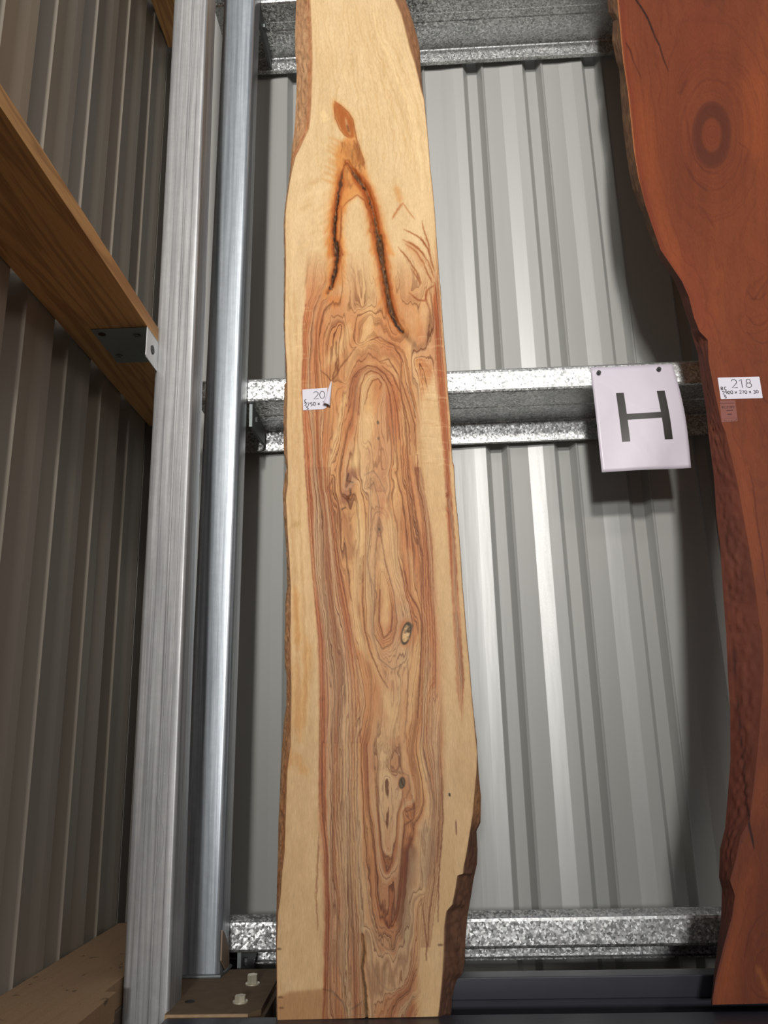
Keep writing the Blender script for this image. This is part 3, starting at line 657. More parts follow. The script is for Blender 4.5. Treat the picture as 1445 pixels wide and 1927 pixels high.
    # brown shading over the arch and beside the knots
    for pts, w, a, col in ((c(2, (500, 1180), (520, 1000), (580, 860), (640, 820), (700, 850)), 9, .6, (172, 116, 80)), (c(2, (520, 1050), (560, 960), (620, 915), (700, 920), (760, 990)), 5, .6, (160, 104, 72)),
                           (c(2, (540, 1020), (530, 1140), (550, 1220)), 7, .55, (168, 112, 78)), (c(2, (740, 1080), (770, 1200), (790, 1400)), 9, .5, (184, 122, 84)),
                           (c(3, (500, 20), (520, 60), (500, 130), (470, 200), (430, 250)), 9, .6, (158, 108, 84)), (c(3, (440, 280), (480, 400), (500, 560), (490, 640)), 8, .55, (164, 112, 76)),
                           (c(2, (470, 1734), (490, 1640), (540, 1600)), 7, .5, (150, 98, 74)), (c(3, (830, 250), (850, 400), (920, 480)), 9, .45, (178, 124, 80)),
                           (c(3, (690, 290), (670, 560), (655, 740), (650, 900)), 4, .45, (164, 112, 78)), (c(2, (330, 1200), (340, 1350)), 8, .35, (180, 128, 90)),
                           (c(2, (620, 800), (700, 780), (800, 800)), 7, .4, (190, 138, 98)), (c(4, (920, 560), (900, 780), (880, 1000), (900, 1200)), 13, .85, (118, 60, 30)),
                           (c(4, (1000, 480), (1025, 600), (1000, 830)), 10, .8, (124, 64, 36)), (c(4, (780, 1080), (820, 1010), (840, 860)), 5, .55, (140, 86, 52)),
                           (c(4, (860, 1150), (900, 1350), (880, 1500), (900, 1630)), 15, .65, (150, 82, 44)), (c(4, (740, 1300), (780, 1450), (800, 1620)), 12, .4, (166, 104, 62)),
                           (c(4, (510, 1050), (500, 1250), (540, 1400), (560, 1540)), 9, .45, (150, 98, 64)), (c(4, (430, 600), (430, 1000), (430, 1450)), 7, .5, (160, 100, 70)),
                           (c(2, (400, 560), (440, 640), (400, 730)), 6, .5, (190, 132, 86)), (c(2, (350, 430), (400, 470), (440, 430)), 8, .6, (206, 130, 70))):
        cv.stroke(pts, col, w, a, 5, jx=J)
    # golden stains in the left sapwood, greenish blot
    for pts, w, a in ((c(3, (130, 820), (140, 1000), (150, 1230)), 6, .6), (c(3, (205, 1150), (210, 1350), (190, 1500), (160, 1860)), 7, .5), (c(3, (130, 1300), (130, 1800)), 7, .35), (c(4, (240, 60), (300, 180)), 8, .35), (c(4, (190, 0), (200, 140)), 5, .5)):
        cv.stroke(pts, (204, 140, 70), w, a, 5, jx=J)
    cv.stroke(c(3, (130, 370), (145, 400)), (170, 138, 84), 6, .5, 4)
    for x_ in (95, 150, 190, 250): cv.stroke(c(3, (x_-20, 200), (x_, 700), (x_+25, 1300), (x_+20, 1850)), (236, 206, 158), 2.2, .35, 1.5, jx=J)
    for x_ in (120, 175): cv.stroke(c(3, (x_-30, 0), (x_, 700), (x_+25, 1300), (x_+20, 1850)), (196, 156, 106), 2.0, .4, 1.5, jx=J)
    for x_, y_ in ((100, 150), (140, 300)): cv.stroke(c(2, (x_-20, 300), (x_, 800), (x_, 1300), (x_+20, 1700)), (200, 160, 112), 1.6, .45, 1.2, jx=J)
    # ---- bark pocket of the upper board
    cv.poly(c(1, (395, 683), (385, 720), (400, 800), (430, 880), (470, 930), (430, 980), (400, 1060), (415, 1150), (400, 1250), (385, 1320), (365, 1500), (350, 1734), (470, 1734), (440, 1560), (450, 1450), (500, 1370), (550, 1325), (600, 1370), (640, 1460), (640, 1580), (650, 1734), (800, 1734), (760, 1640), (700, 1500), (660, 1340), (610, 1150), (590, 1060), (560, 990), (535, 880), (520, 810), (490, 760), (440, 710)), (214, 150, 86), .85, 4, J)
    cv.poly(c(1, (398, 690), (390, 730), (405, 800), (435, 870), (465, 915), (510, 940), (530, 930), (525, 850), (512, 810), (485, 768), (440, 722)), (176, 106, 54), .95, 1.6)
    cv.stroke(c(1, (395, 688), (440, 720), (490, 765), (520, 815), (532, 880), (545, 950), (560, 1000), (590, 1080), (602, 1150)), (150, 84, 40), .9, .9, .8)
    cv.stroke(c(1, (390, 705), (400, 800), (430, 875), (465, 920), (500, 938)), (150, 84, 40), .9, .8, .8)
    cv.stroke(c(1, (470, 800), (480, 860), (500, 915)), (214, 176, 130), 1.6, .8, 1.5)
    cv.stroke(c(1, (480, 850), (495, 900)), (110, 66, 40), 1.6, .7, 1.2)
    cv.stroke(c(1, (530, 960), (560, 1060), (590, 1130)), (150, 94, 52), 5, .85, 2, jx=J2)
    cv.stroke(c(1, (450, 980), (490, 1020), (540, 1090), (570, 1130)), (182, 126, 74), 9, .7, 4, jx=J)
    cv.stroke(c(1, (430, 1160), (450, 1240), (500, 1260)), (168, 104, 56), 8, .7, 3, jx=J)
    for e_ in range(9): # feathery fringe on the left
        yb_ = 970+e_*34+rng.random()*22; cv.stroke(c(1, (470-e_*6, yb_), (425-e_*6, yb_-22), (385-e_*6-rng.random()*25, yb_-50)), (206, 142, 78), [3.5, 2.5, .8], .5, 2.6, jx=J)
    # rough brown heart of the pocket, between the eye and the two splits
    for _ in range(60):
        x_, y_ = 440+rng.random()*130, 960+rng.random()*290; cv.stroke(c(1, (x_, y_), (x_+rng.normal(6, 10), y_+18+rng.random()*40)), [(140, 88, 50), (206, 150, 92), (176, 112, 62), (120, 84, 56)][rng.integers(0, 4)], .9, .45, 1.0, False, jx=J2)
    # the two legs
    lleg = c(1, (470, 1100), (440, 1200), (435, 1270), (420, 1340), (405, 1430), (395, 1520), (395, 1620), (400, 1734))+c(2, (410, 60), (415, 150), (405, 230), (388, 300), (372, 360), (345, 400))
    rleg = c(1, (480, 1100), (520, 1160), (560, 1220), (610, 1290), (640, 1370), (665, 1470), (680, 1560), (700, 1660))+c(2, (700, 20), (705, 100), (722, 200), (742, 320), (760, 430), (778, 520), (812, 600), (850, 660))
    rtail = c(2, (850, 660), (880, 690), (920, 730), (950, 770))
    cv.stroke(lleg, (206, 138, 74), 15, .6, 7, jx=J); cv.stroke(rleg, (202, 134, 74), 15, .55, 7, jx=J)
    cv.stroke(lleg, (168, 92, 42), 7, .9, 2.2, jx=J2); cv.stroke(rleg, (166, 90, 44), 10.5, .9, 2.2, jx=J2)
    cv.stroke(c(1, (440, 1400), (440, 1500), (440, 1570), (430, 1660), (450, 1734))+c(2, (440, 100), (430, 250)), (140, 76, 38), 1.3, .8, 1, jx=J2)
    cv.stroke(c(1, (440, 1420), (480, 1375), (550, 1325), (600, 1365), (635, 1450), (650, 1500), (635, 1570), (660, 1600)), (150, 86, 44), 1.1, .75, 1, jx=J2)
    cv.stroke(lleg, (86, 56, 36), [.6, 2.2, 3.4, 1.4, .8, 1.2, 2.2, 1.6, 3.0, 3.8, 2.4, 3.2, 3.6, 2.4, 1], .95, 1.1, jx=J2*1.8)
    cv.stroke(rleg, (98, 70, 48), [1.2, 3.2, 3.4, 1.2, .9, 1.1, 2.6, 4.6, 6.2, 6.0, 4.6, 4.0, 3.8, 4.6, 4.8, 3], .95, 1.2, jx=J2*1.8)
    cv.stroke(rtail, (134, 92, 58), 5, .7, 3, jx=J2); cv.stroke(c(2, (850, 560), (900, 640), (950, 730)), (188, 130, 80), 9, .5, 5, jx=J)
    for q in (lleg[3:], rleg[1:]):     # crumbs of grey bark and black splits inside
        for _ in range(70):
            i = rng.integers(0, len(q)-1); t_ = rng.random(); p_ = np.array(q[i])*(1-t_)+np.array(q[i+1])*t_+rng.normal(0, 1.8, 2)
            d_ = np.array([rng.normal(0, .8), 1.5+rng.random()*3]); cv.stroke([tuple(p_), tuple(p_+d_)], [(30, 24, 20), (140, 122, 100), (60, 44, 32), (172, 120, 74)][rng.integers(0, 4)], .7, .8, .6, False)
    cv.stroke(c(1, (425, 1300), (415, 1400), (400, 1560), (398, 1660), (420, 1734)), (36, 26, 20), .9, .9, .6, jx=J2)
    cv.stroke(c(2, (410, 40), (420, 130), (400, 260), (375, 350)), (40, 30, 22), .9, .8, .6, jx=J2)
    cv.stroke(c(2, (790, 560), (820, 620), (870, 672)), (34, 26, 20), 1.6, .85, .8, jx=J2)
    for _ in range(46): # orange wisps fading into the sapwood either side
        q = lleg if _ % 2 else rleg; i = rng.integers(3, len(q)-1); p_ = np.array(q[i])+(np.array(q[i+1 if i+1 < len(q) else i])-np.array(q[i]))*rng.random(); sg = -1 if rng.random() < .5 else 1
        cv.stroke([tuple(p_+(sg*7, 0)), tuple(p_+(sg*(11+rng.random()*9), 10+rng.random()*14))], (196, 124, 62), 1.6, .4, 2.2, jx=J)
    # small rust flare right of the pocket
    cv.stroke(c(1, (810, 1265), (830, 1320), (845, 1380)), (206, 146, 84), 5, .6, 4); cv.stroke(c(1, (860, 1380), (820, 1430), (785, 1490)), (176, 104, 58), 1.8, .75, 1.6, jx=J2)
    cv.stroke(c(1, (860, 1380), (900, 1440), (940, 1490)), (180, 118, 70), 1, .7, .8)
    cv.poly(c(1, (290, 765), (325, 745), (358, 810), (320, 835)), (236, 208, 160), .6, 1)
    # sweeping pale and brown threads of the upper board
    for o_, cc_, a_ in ((0, (242, 216, 170), .65), (28, (242, 216, 170), .35), (-60, (206, 170, 118), .35), (-110, (206, 170, 118), .3), (60, (208, 172, 120), .3), (110, (240, 212, 166), .35)):
        cv.stroke(c(1, (650+o_, 40), (690+o_, 230), (750+o_, 350), (830+o_, 550), (900+o_, 720), (960+o_*.6, 1000), (1000+o_*.4, 1300)), cc_, 1.5, a_, 1.3, jx=J)
    for k_ in range(30):
        x_ = 250+k_*25+rng.random()*12; cv.stroke(c(1, (x_, 0), (x_+10+k_*2, 260), (x_+30+k_*6, 560), (x_+20+k_*12, 900), (x_+k_*12+30, 1250)), (192, 150, 96), .8, .14+.2*rng.random(), .9, jx=J*2)
    for k_ in range(26): # curl figure on the left shoulder
        x_, y_ = 130+rng.random()*180, 1150+rng.random()*560; cv.stroke(c(1, (x_, y_), (x_+35, y_-18), (x_+75, y_-50)), (238, 212, 172) if k_ % 2 else (202, 164, 116), 2.2, .28, 2.5)
    # ---- reddish figure right of the pocket
    fig = [(c(2, (880, 70), (950, 120), (1000, 200), (1040, 290), (1060, 330)), 1.2), (c(2, (860, 40), (960, 90), (1030, 190), (1075, 300)), 1.0), (c(2, (830, 90), (900, 180), (960, 270), (985, 340)), 1.0),
           (c(2, (900, 400), (960, 450), (1010, 455), (1030, 380), (1080, 345)), 1.4), (c(2, (1020, 380), (1015, 440), (1045, 520), (1055, 600), (1080, 660)), 1.2), (c(2, (1040, 370), (1060, 480), (1085, 620), (1100, 800)), 1.2),
           (c(2, (1075, 330), (1095, 450), (1105, 600), (1120, 800)), 1.2), (c(1, (900, 1640), (960, 1690), (1010, 1734)), 1.5), (c(1, (870, 1560), (950, 1600), (1000, 1640), (1050, 1734)), 1), (c(2, (980, 20), (1040, 130), (1070, 250)), 1.2),
           (c(2, (920, 240), (960, 300), (975, 350)), 1), (c(1, (990, 1500), (1000, 1560), (1030, 1650), (1050, 1734)), 1)]
    for pts, w in fig: cv.stroke(pts, (150, 84, 46), w, .85, 1.0, jx=J2)
    cv.stroke(c(2, (880, 60), (960, 140), (1010, 230)), (196, 138, 92), 8, .5, 5, jx=J)
    # ---- explicit dark growth lines
    lines = [(L0[6:], 1.0, .7), (L1, .8, .4), (L2, .8, .35)]
    for pts, w, a in lines: cv.stroke(pts, (146, 84, 54), w, a, .9, False, jx=J2)
    dk = (104, 54, 30)
    for dx in (16, 34, 52, 72, 92): cv.stroke([(x+dx/3.6, y) for x, y in L0[7:23]], (152, 86, 54), .8, .55, .8, jx=J2*.6)
    for dx in range(18, 200, 17): cv.stroke(c(3, *[(x+dx*s_, y) for x, y, s_ in ((203, 0, .85), (210, 150, .8), (225, 400, .85), (240, 600, .95), (255, 800, 1.05), (275, 1000, 1.15), (290, 1200, 1.25), (297, 1400, 1.35), (300, 1600, 1.4), (298, 1870, 1.45))]), (120, 58, 32), [.5, .9, .6, 1.0], .75, .8, False, jx=J2*.7)
    for dx in range(0, 90, 15): cv.stroke(c(3, (940+dx*.5, 0), (985+dx*.6, 300), (1000+dx*.75, 500), (985+dx, 700), (985+dx*1.1, 900), (1000+dx*1.1, 1200), (990+dx*1.2, 1500), (985+dx*1.2, 1870)), (122, 62, 36), [.5, .9, .6], .72, .8, False, jx=J2*.7)
    more = [c(2, (300, 930), (340, 960), (370, 1000), (410, 960), (440, 900), (480, 850), (540, 770)), c(2, (490, 1210), (500, 1050), (520, 980), (560, 930), (620, 895), (680, 905), (740, 955), (790, 1050), (820, 1200), (840, 1400)),
            c(2, (560, 1230), (570, 1050), (600, 960), (640, 930), (700, 950), (750, 1020), (770, 1100), (790, 1300), (820, 1600)), c(2, (600, 1160), (625, 1060), (650, 1000), (690, 985), (715, 1020), (700, 1060)),
            c(2, (850, 870), (848, 1000), (900, 1150), (940, 1300), (950, 1500)), c(2, (880, 1000), (930, 1150), (945, 1250)), c(2, (700, 870), (760, 850), (830, 960), (850, 1100), (900, 1300), (910, 1500)),
            c(2, (720, 900), (790, 960), (850, 1100), (880, 1300), (900, 1600)), c(3, (590, 600), (585, 900), (600, 1100), (640, 1250), (700, 1400), (760, 1500)), c(3, (700, 330), (670, 600), (665, 900), (660, 1130), (720, 1235), (790, 1190), (820, 1050), (800, 850), (740, 650), (710, 450), (700, 330)),
            c(3, (640, 60), (645, 400), (620, 620), (650, 850), (650, 1120), (700, 1300), (790, 1372), (850, 1340), (880, 1250)), c(3, (705, 830), (700, 1050), (730, 1160), (780, 1110), (790, 950)), c(3, (870, 700), (900, 850), (960, 950), (990, 1050), (985, 1200), (975, 1450), (960, 1700)),
            c(3, (880, 1240), (895, 1400), (890, 1600), (870, 1870)), c(3, (900, 0), (930, 200), (960, 400), (970, 520), (1000, 600)), c(3, (930, 330), (950, 430), (960, 520)), c(3, (620, 150), (660, 100), (690, 200), (700, 320)),
            c(3, (600, 50), (660, 20), (700, 80), (740, 160)), c(3, (640, 750), (680, 860), (665, 1000)), c(4, (660, 0), (670, 350), (710, 700), (740, 950), (790, 1092), (830, 1000), (850, 800), (870, 600), (885, 480), (940, 440), (940, 330)),
            c(4, (700, 0), (720, 350), (745, 600), (780, 755), (810, 700), (815, 600)), c(4, (640, 700), (680, 1000), (720, 1150), (780, 1215), (820, 1215), (845, 1130)), c(4, (655, 1100), (690, 1300), (740, 1420), (790, 1460), (860, 1440)),
            c(4, (600, 100), (605, 600), (625, 900), (640, 1150)), c(4, (550, 0), (545, 350), (550, 650), (560, 950), (580, 1250)), c(4, (980, 900), (1000, 1050), (1015, 1190), (1010, 1280)), c(4, (1055, 550), (1060, 800), (1030, 1000), (1022, 1190)),
            c(4, (1100, 200), (1110, 450), (1085, 800), (1080, 1050)), c(4, (1075, 100), (1090, 450), (1075, 700)), c(4, (880, 320), (890, 400), (940, 380), (925, 300)), c(4, (860, 20), (850, 110), (870, 170), (910, 190), (915, 270), (890, 320)),
            c(4, (720, 250), (760, 450), (790, 480), (810, 430)), c(4, (690, 1090), (760, 1280), (770, 1420)), c(4, (500, 1050), (490, 1300), (530, 1450)), c(4, (455, 800), (480, 1000), (520, 1100)), c(2, (960, 1500), (965, 1734)), c(2, (640, 720), (700, 700), (800, 760), (860, 870))]
    for i, pts in enumerate(more): cv.stroke(pts, dk, [.5, 1.0, .8, 1.1, .6], .72, .8, False, jx=J2*.8)
    for pts, w, a in ((c(4, (985, 0), (1030, 200), (1060, 350), (1045, 500)), 2.2, .7), (c(4, (375, 550), (365, 800), (362, 900)), 1.6, .5), (c(4, (362, 900), (370, 1100)), .8, .7), (c(3, (1150, 30), (1165, 200), (1200, 420), (1215, 700), (1215, 950)), 2.6, .5), (c(3, (1215, 950), (1240, 1150), (1255, 1350), (1270, 1500)), 4, .55)):
        cv.stroke(pts, (128, 66, 40), w, a, 1.0, jx=J2)
    for dx in (0, 9, 18, 27): cv.stroke(c(2, *[(x+dx, y) for x, y in ((1060, 500), (1075, 600), (1085, 750), (1095, 900), (1115, 1100), (1125, 1300), (1140, 1500), (1148, 1734))]), (158, 88, 52), .8, .6, .8, jx=J2)
    for dx in range(14, 200, 15): cv.stroke(c(4, *[(x+dx*f_, y) for x, y, f_ in ((383, -10, 1.15), (378, 300, 1.15), (385, 450, 1.15), (412, 650, 1.1), (422, 900, 1.05), (418, 1200, 1.1), (412, 1450, 1.15), (404, 1640, 1.2))]), (116, 56, 32), [.5, .9, .6, 1.0, .5], .62+.2*rng.random(), .8, False, jx=J2*.8)
    for dx in range(0, 80, 13): cv.stroke(c(4, *[(x+dx*f_, y) for x, y, f_ in ((1000, -10, 1.1), (1030, 250, 1.0), (1040, 450, .9), (1030, 700, .8), (1000, 900, .9), (985, 1200, .6))]), (120, 62, 38), [.5, .9, .5], .6, .8, False, jx=J2*.8)
    # cross-curl ripples
    for _ in range(60):
        x_, y_ = 930+rng.random()*170, 700+rng.random()*900; cv.stroke(c(2, (x_, y_), (x_+40, y_-6), (x_+95, y_+4)), (196, 152, 104) if _ % 2 else (236, 208, 164), .8, .35, .8)
    for _ in range(26):
        x_, y_ = 90+rng.random()*120, 500+rng.random()*700; cv.stroke(c(2, (x_, y_), (x_+50, y_-3)), (232, 202, 156), .9, .35, 1)
    # knots, holes, splits
    def knot(v, cx, cy, a_, b_, ang, rim, core, lobes=3):
        pts = lambda f_: c(v, *[(cx+math.cos(t_)*a_*f_*math.cos(ang)-math.sin(t_)*b_*f_*math.sin(ang), cy+math.cos(t_)*a_*f_*math.sin(ang)+math.sin(t_)*b_*f_*math.cos(ang)) for t_ in np.linspace(0, 2*math.pi, 25)[:-1]])
        for f_ in (2.3, 1.9, 1.5): p_ = pts(f_); cv.stroke(p_+[p_[0]], (168, 108, 70), .8, .5, 1, False, jx=J2)
        cv.poly(pts(1.25), (190, 132, 86), .8, 2); cv.poly(pts(1.0), rim, 1, .8); cv.poly(pts(.78), core, .95, 1.0)
    knot(3, 882, 1127, 33, 80, .22, (46, 32, 20), (226, 188, 138)); cv.stroke(c(3, (890, 1060), (915, 1075), (905, 1100), (880, 1120)), (64, 48, 34), 3.6, .9, 1.5, jx=J2)
    for _ in range(26): x_, y_ = 862+rng.random()*38, 1085+rng.random()*90; cv.stroke(c(3, (x_, y_), (x_+7, y_-9)), (226, 200, 160) if _ % 2 else (120, 92, 62), .7, .6, .6, False)
    knot(4, 868, 230, 19, 35, .1, (62, 48, 36), (118, 96, 70)); cv.stroke(c(4, (862, 205), (868, 232), (880, 250)), (50, 38, 28), 1.2, .9, .8)
    for v, x_, y_, r_ in ((2, 690, 1283, 1.9), (2, 693, 1392, 1.4), (4, 1148, 300, 1.6), (3, 698, 418, 1.5)): cv.stroke(c(v, (x_, y_-5), (x_+2, y_+5)), (26, 16, 14), r_, .95, .6, False)
    for f_ in (1, 2): cv.stroke(c(3, (698, 418-38*f_), (698-13*f_, 418), (698, 418+26*f_), (698+13*f_, 418), (698, 418-38*f_)), (120, 74, 50), .8, .7, .7, False)
    cv.stroke(c(4, (1186, 450), (1190, 540)), (90, 30, 34), .8, .9, .6)
    for pts in (c(3, (500, 145), (505, 180), (485, 205), (490, 235)), c(3, (470, 270), (445, 285)), c(3, (490, 40), (480, 90), (520, 100))): cv.stroke(pts, (50, 32, 26), .9, .85, .7, False, jx=J2)
    for x_, y_ in ((140, 1212), (1095, 1188), (150, 1497), (155, 1560)): cv.stroke(c(4, (x_-14, y_), (x_+14, y_)), (92, 70, 44), 1.6, .8, 1.2)
    cv.stroke(c(4, (635, 1100), (645, 1230), (632, 1330), (650, 1450), (655, 1560), (660, 1640)), (60, 34, 20), [.5, 1.2, 1.8, 1.6, 2.2, 2.4], .95, .8, False, jx=J2*.6)
    cv.poly(c(4, (120, 1510), (200, 1466), (400, 1448), (480, 1480), (540, 1560), (600, 1545), (640, 1520), (655, 1660), (120, 1660)), (150, 96, 56), .45, 3)
    cv.stroke(c(4, (400, 1450), (460, 1462), (520, 1530), (545, 1582), (600, 1550), (640, 1515)), (86, 52, 30), 1.3, .8, 1, jx=J2)
    cv.stroke(c(4, (100, 1655), (1160, 1640)), (120, 80, 50), 2, .5, 3, False)
    # ---- bark colours outside the sawn face
    fl, fr = interp(FL1, Y[:, 0])[:, None], interp(FR1, Y[:, 0])[:, None]
    nb = cv.noise(5, 9, 41)[..., None]; nb2 = cv.noise(16, 40, 42)[..., None]
    bl = (np.array((226, 184, 140))*(nb)+np.array((160, 120, 86))*(1-nb))/255; bl = bl*(1-.35*nb2)+np.array((190, 116, 66))/255*.35*nb2
    m_ = (1/(1+np.exp((X-fl)/.5)))[..., None]; cv.c = cv.c*(1-m_)+bl*m_
    e_ = np.exp(-((X-fl+3.5)/2.6)**2); cv.blend(slice(None), np.where((Y < 330) | (Y > 1150), .75, .2)*e_, (190, 112, 58))
    br_t = (np.array((178, 132, 92))*nb+np.array((156, 108, 70))*(1-nb))/255; br_b = (np.array((112, 74, 54))*nb+np.array((84, 54, 40))*(1-nb))/255
    k_ = np.clip((Y-1540)/40, 0, 1)[..., None]; brc = br_t*(1-k_)+br_b*k_
    m_ = (1/(1+np.exp(-(X-fr)/.5)))[..., None]; cv.c = cv.c*(1-m_)+brc*m_
    # relief: the bark pocket and the split are sunk into the face
    R_ = np.zeros_like(X)
    for pts, w, d in ((lleg[3:], 2.6, .004), (rleg, 4.5, .006), (c(4, (635, 1130), (645, 1230), (632, 1330), (650, 1450), (655, 1560), (660, 1640)), 1.6, .006), (c(3, (500, 145), (505, 180), (485, 205)), 1.5, .003)):
        r = cv.dist(pts, w+6, J2)
        if r: sl, D, T = r; R_[sl] = np.maximum(R_[sl], d/(1+np.exp((D-w)/.6)))
    R_ *= .6+.8*cv.noise(3, 5, 55)
    cv.c = (.80*np.clip(cv.c/.80, .01, 2)**1.14).astype(np.float32)     # deepen the stains
    for v_, x_, y_, a_, b_ in ((3, 882, 1127, 50, 100), (4, 868, 230, 26, 44)):
        x0_, y0_, s0_ = VW[v_]; q_ = ((X-x0_)*s0_-x_)**2/a_**2+((Y-y0_)*s0_-y_)**2/b_**2; HE *= 1-1/(1+np.exp((q_-1)*5))
    for pts, w in ((lleg, 9), (rleg, 12), (c(4, (635, 1130), (645, 1230), (632, 1330), (650, 1450), (655, 1560), (660, 1640)), 2)):
        r = cv.dist(pts, w+8)
        if r: sl, D, T = r; HE[sl] *= 1-1/(1+np.exp((D-w)/2))
    HE = cv.smooth(HE, 2)
    return cv, G, HE, R_

M['board1'] = board_material('pale_figured_wood', (112, 60, 30))
M['bark1'] = bark_material('flaky_bark', (120, 88, 60), (214, 168, 124), (238, 200, 156), .45, .8)
M['bark1r'] = bark_material('brown_waney_flank', (90, 62, 46), (130, 92, 66), (170, 126, 92), .3, 1.0)
rs = root('timber_slab', (.0, 1.61, ZB), label='pale waney-edged slab with red-brown grain, bark pocket and curled white label', cat='slab')
rs['_slope'] = -.022
K1 = .108; TH1 = .05; Y1 = 1.585
cv, G, HE, RL = paint_pale()
build_slab(rs, Y1, K1, TH1, FL1, FR1, SL1, SR1, -118, 1916, cv, G, HE, (M['board1'], M['bark1'], M['bark1r']), 1500, 250, RL)

# ---- the red slab
V2 = {1: (1120, 0, 3.0123), 2: (1220, 640, 3.44), 3: (1200, 1200, 2.651)}
def d(v, *p): x0, y0, s_ = V2[v]; return [(x0+a/s_, y0+b/s_) for a, b in p]
FL2 = [(1150, -120)]+d(1, (122, 0), (140, 200), (160, 400), (185, 560), (205, 750), (220, 900), (245, 1050), (285, 1210), (325, 1330), (370, 1460), (430, 1550), (490, 1640), (530, 1730), (560, 1850), (590, 1927))+d(2, (385, 60), (390, 200), (430, 400), (475, 600), (500, 660), (545, 850), (580, 1000), (615, 1200), (650, 1400), (690, 1650), (720, 1900))+d(3, (620, 20), (628, 200), (615, 400), (600, 600), (570, 850), (558, 960), (512, 1040), (490, 1150), (460, 1260), (485, 1335), (470, 1440), (430, 1580), (390, 1740), (372, 1850))
SL2 = [(1132, -120)]+d(1, (65, 0), (75, 110), (100, 150), (95, 270), (120, 390), (135, 430), (145, 600), (160, 780), (180, 930), (195, 1030), (215, 1120), (245, 1200), (270, 1250), (290, 1330), (360, 1510), (440, 1620), (480, 1720), (510, 1820), (540, 1900))+d(2, (275, 0), (320, 150), (345, 340), (375, 520), (390, 680), (425, 950), (440, 1200), (465, 1400), (480, 1650), (498, 1900))+d(3, (440, 10), (450, 250), (460, 400), (462, 650), (450, 820), (435, 1000), (410, 1100), (405, 1240), (420, 1300), (415, 1450), (395, 1600), (380, 1720), (370, 1850))
FR2 = [(1590, -120), (1600, 100), (1620, 300), (1610, 500), (1600, 700), (1612, 900), (1635, 1100), (1650, 1300), (1648, 1500), (1655, 1700), (1660, 1898)]
SR2 = [(x+10, y) for x, y in FR2]
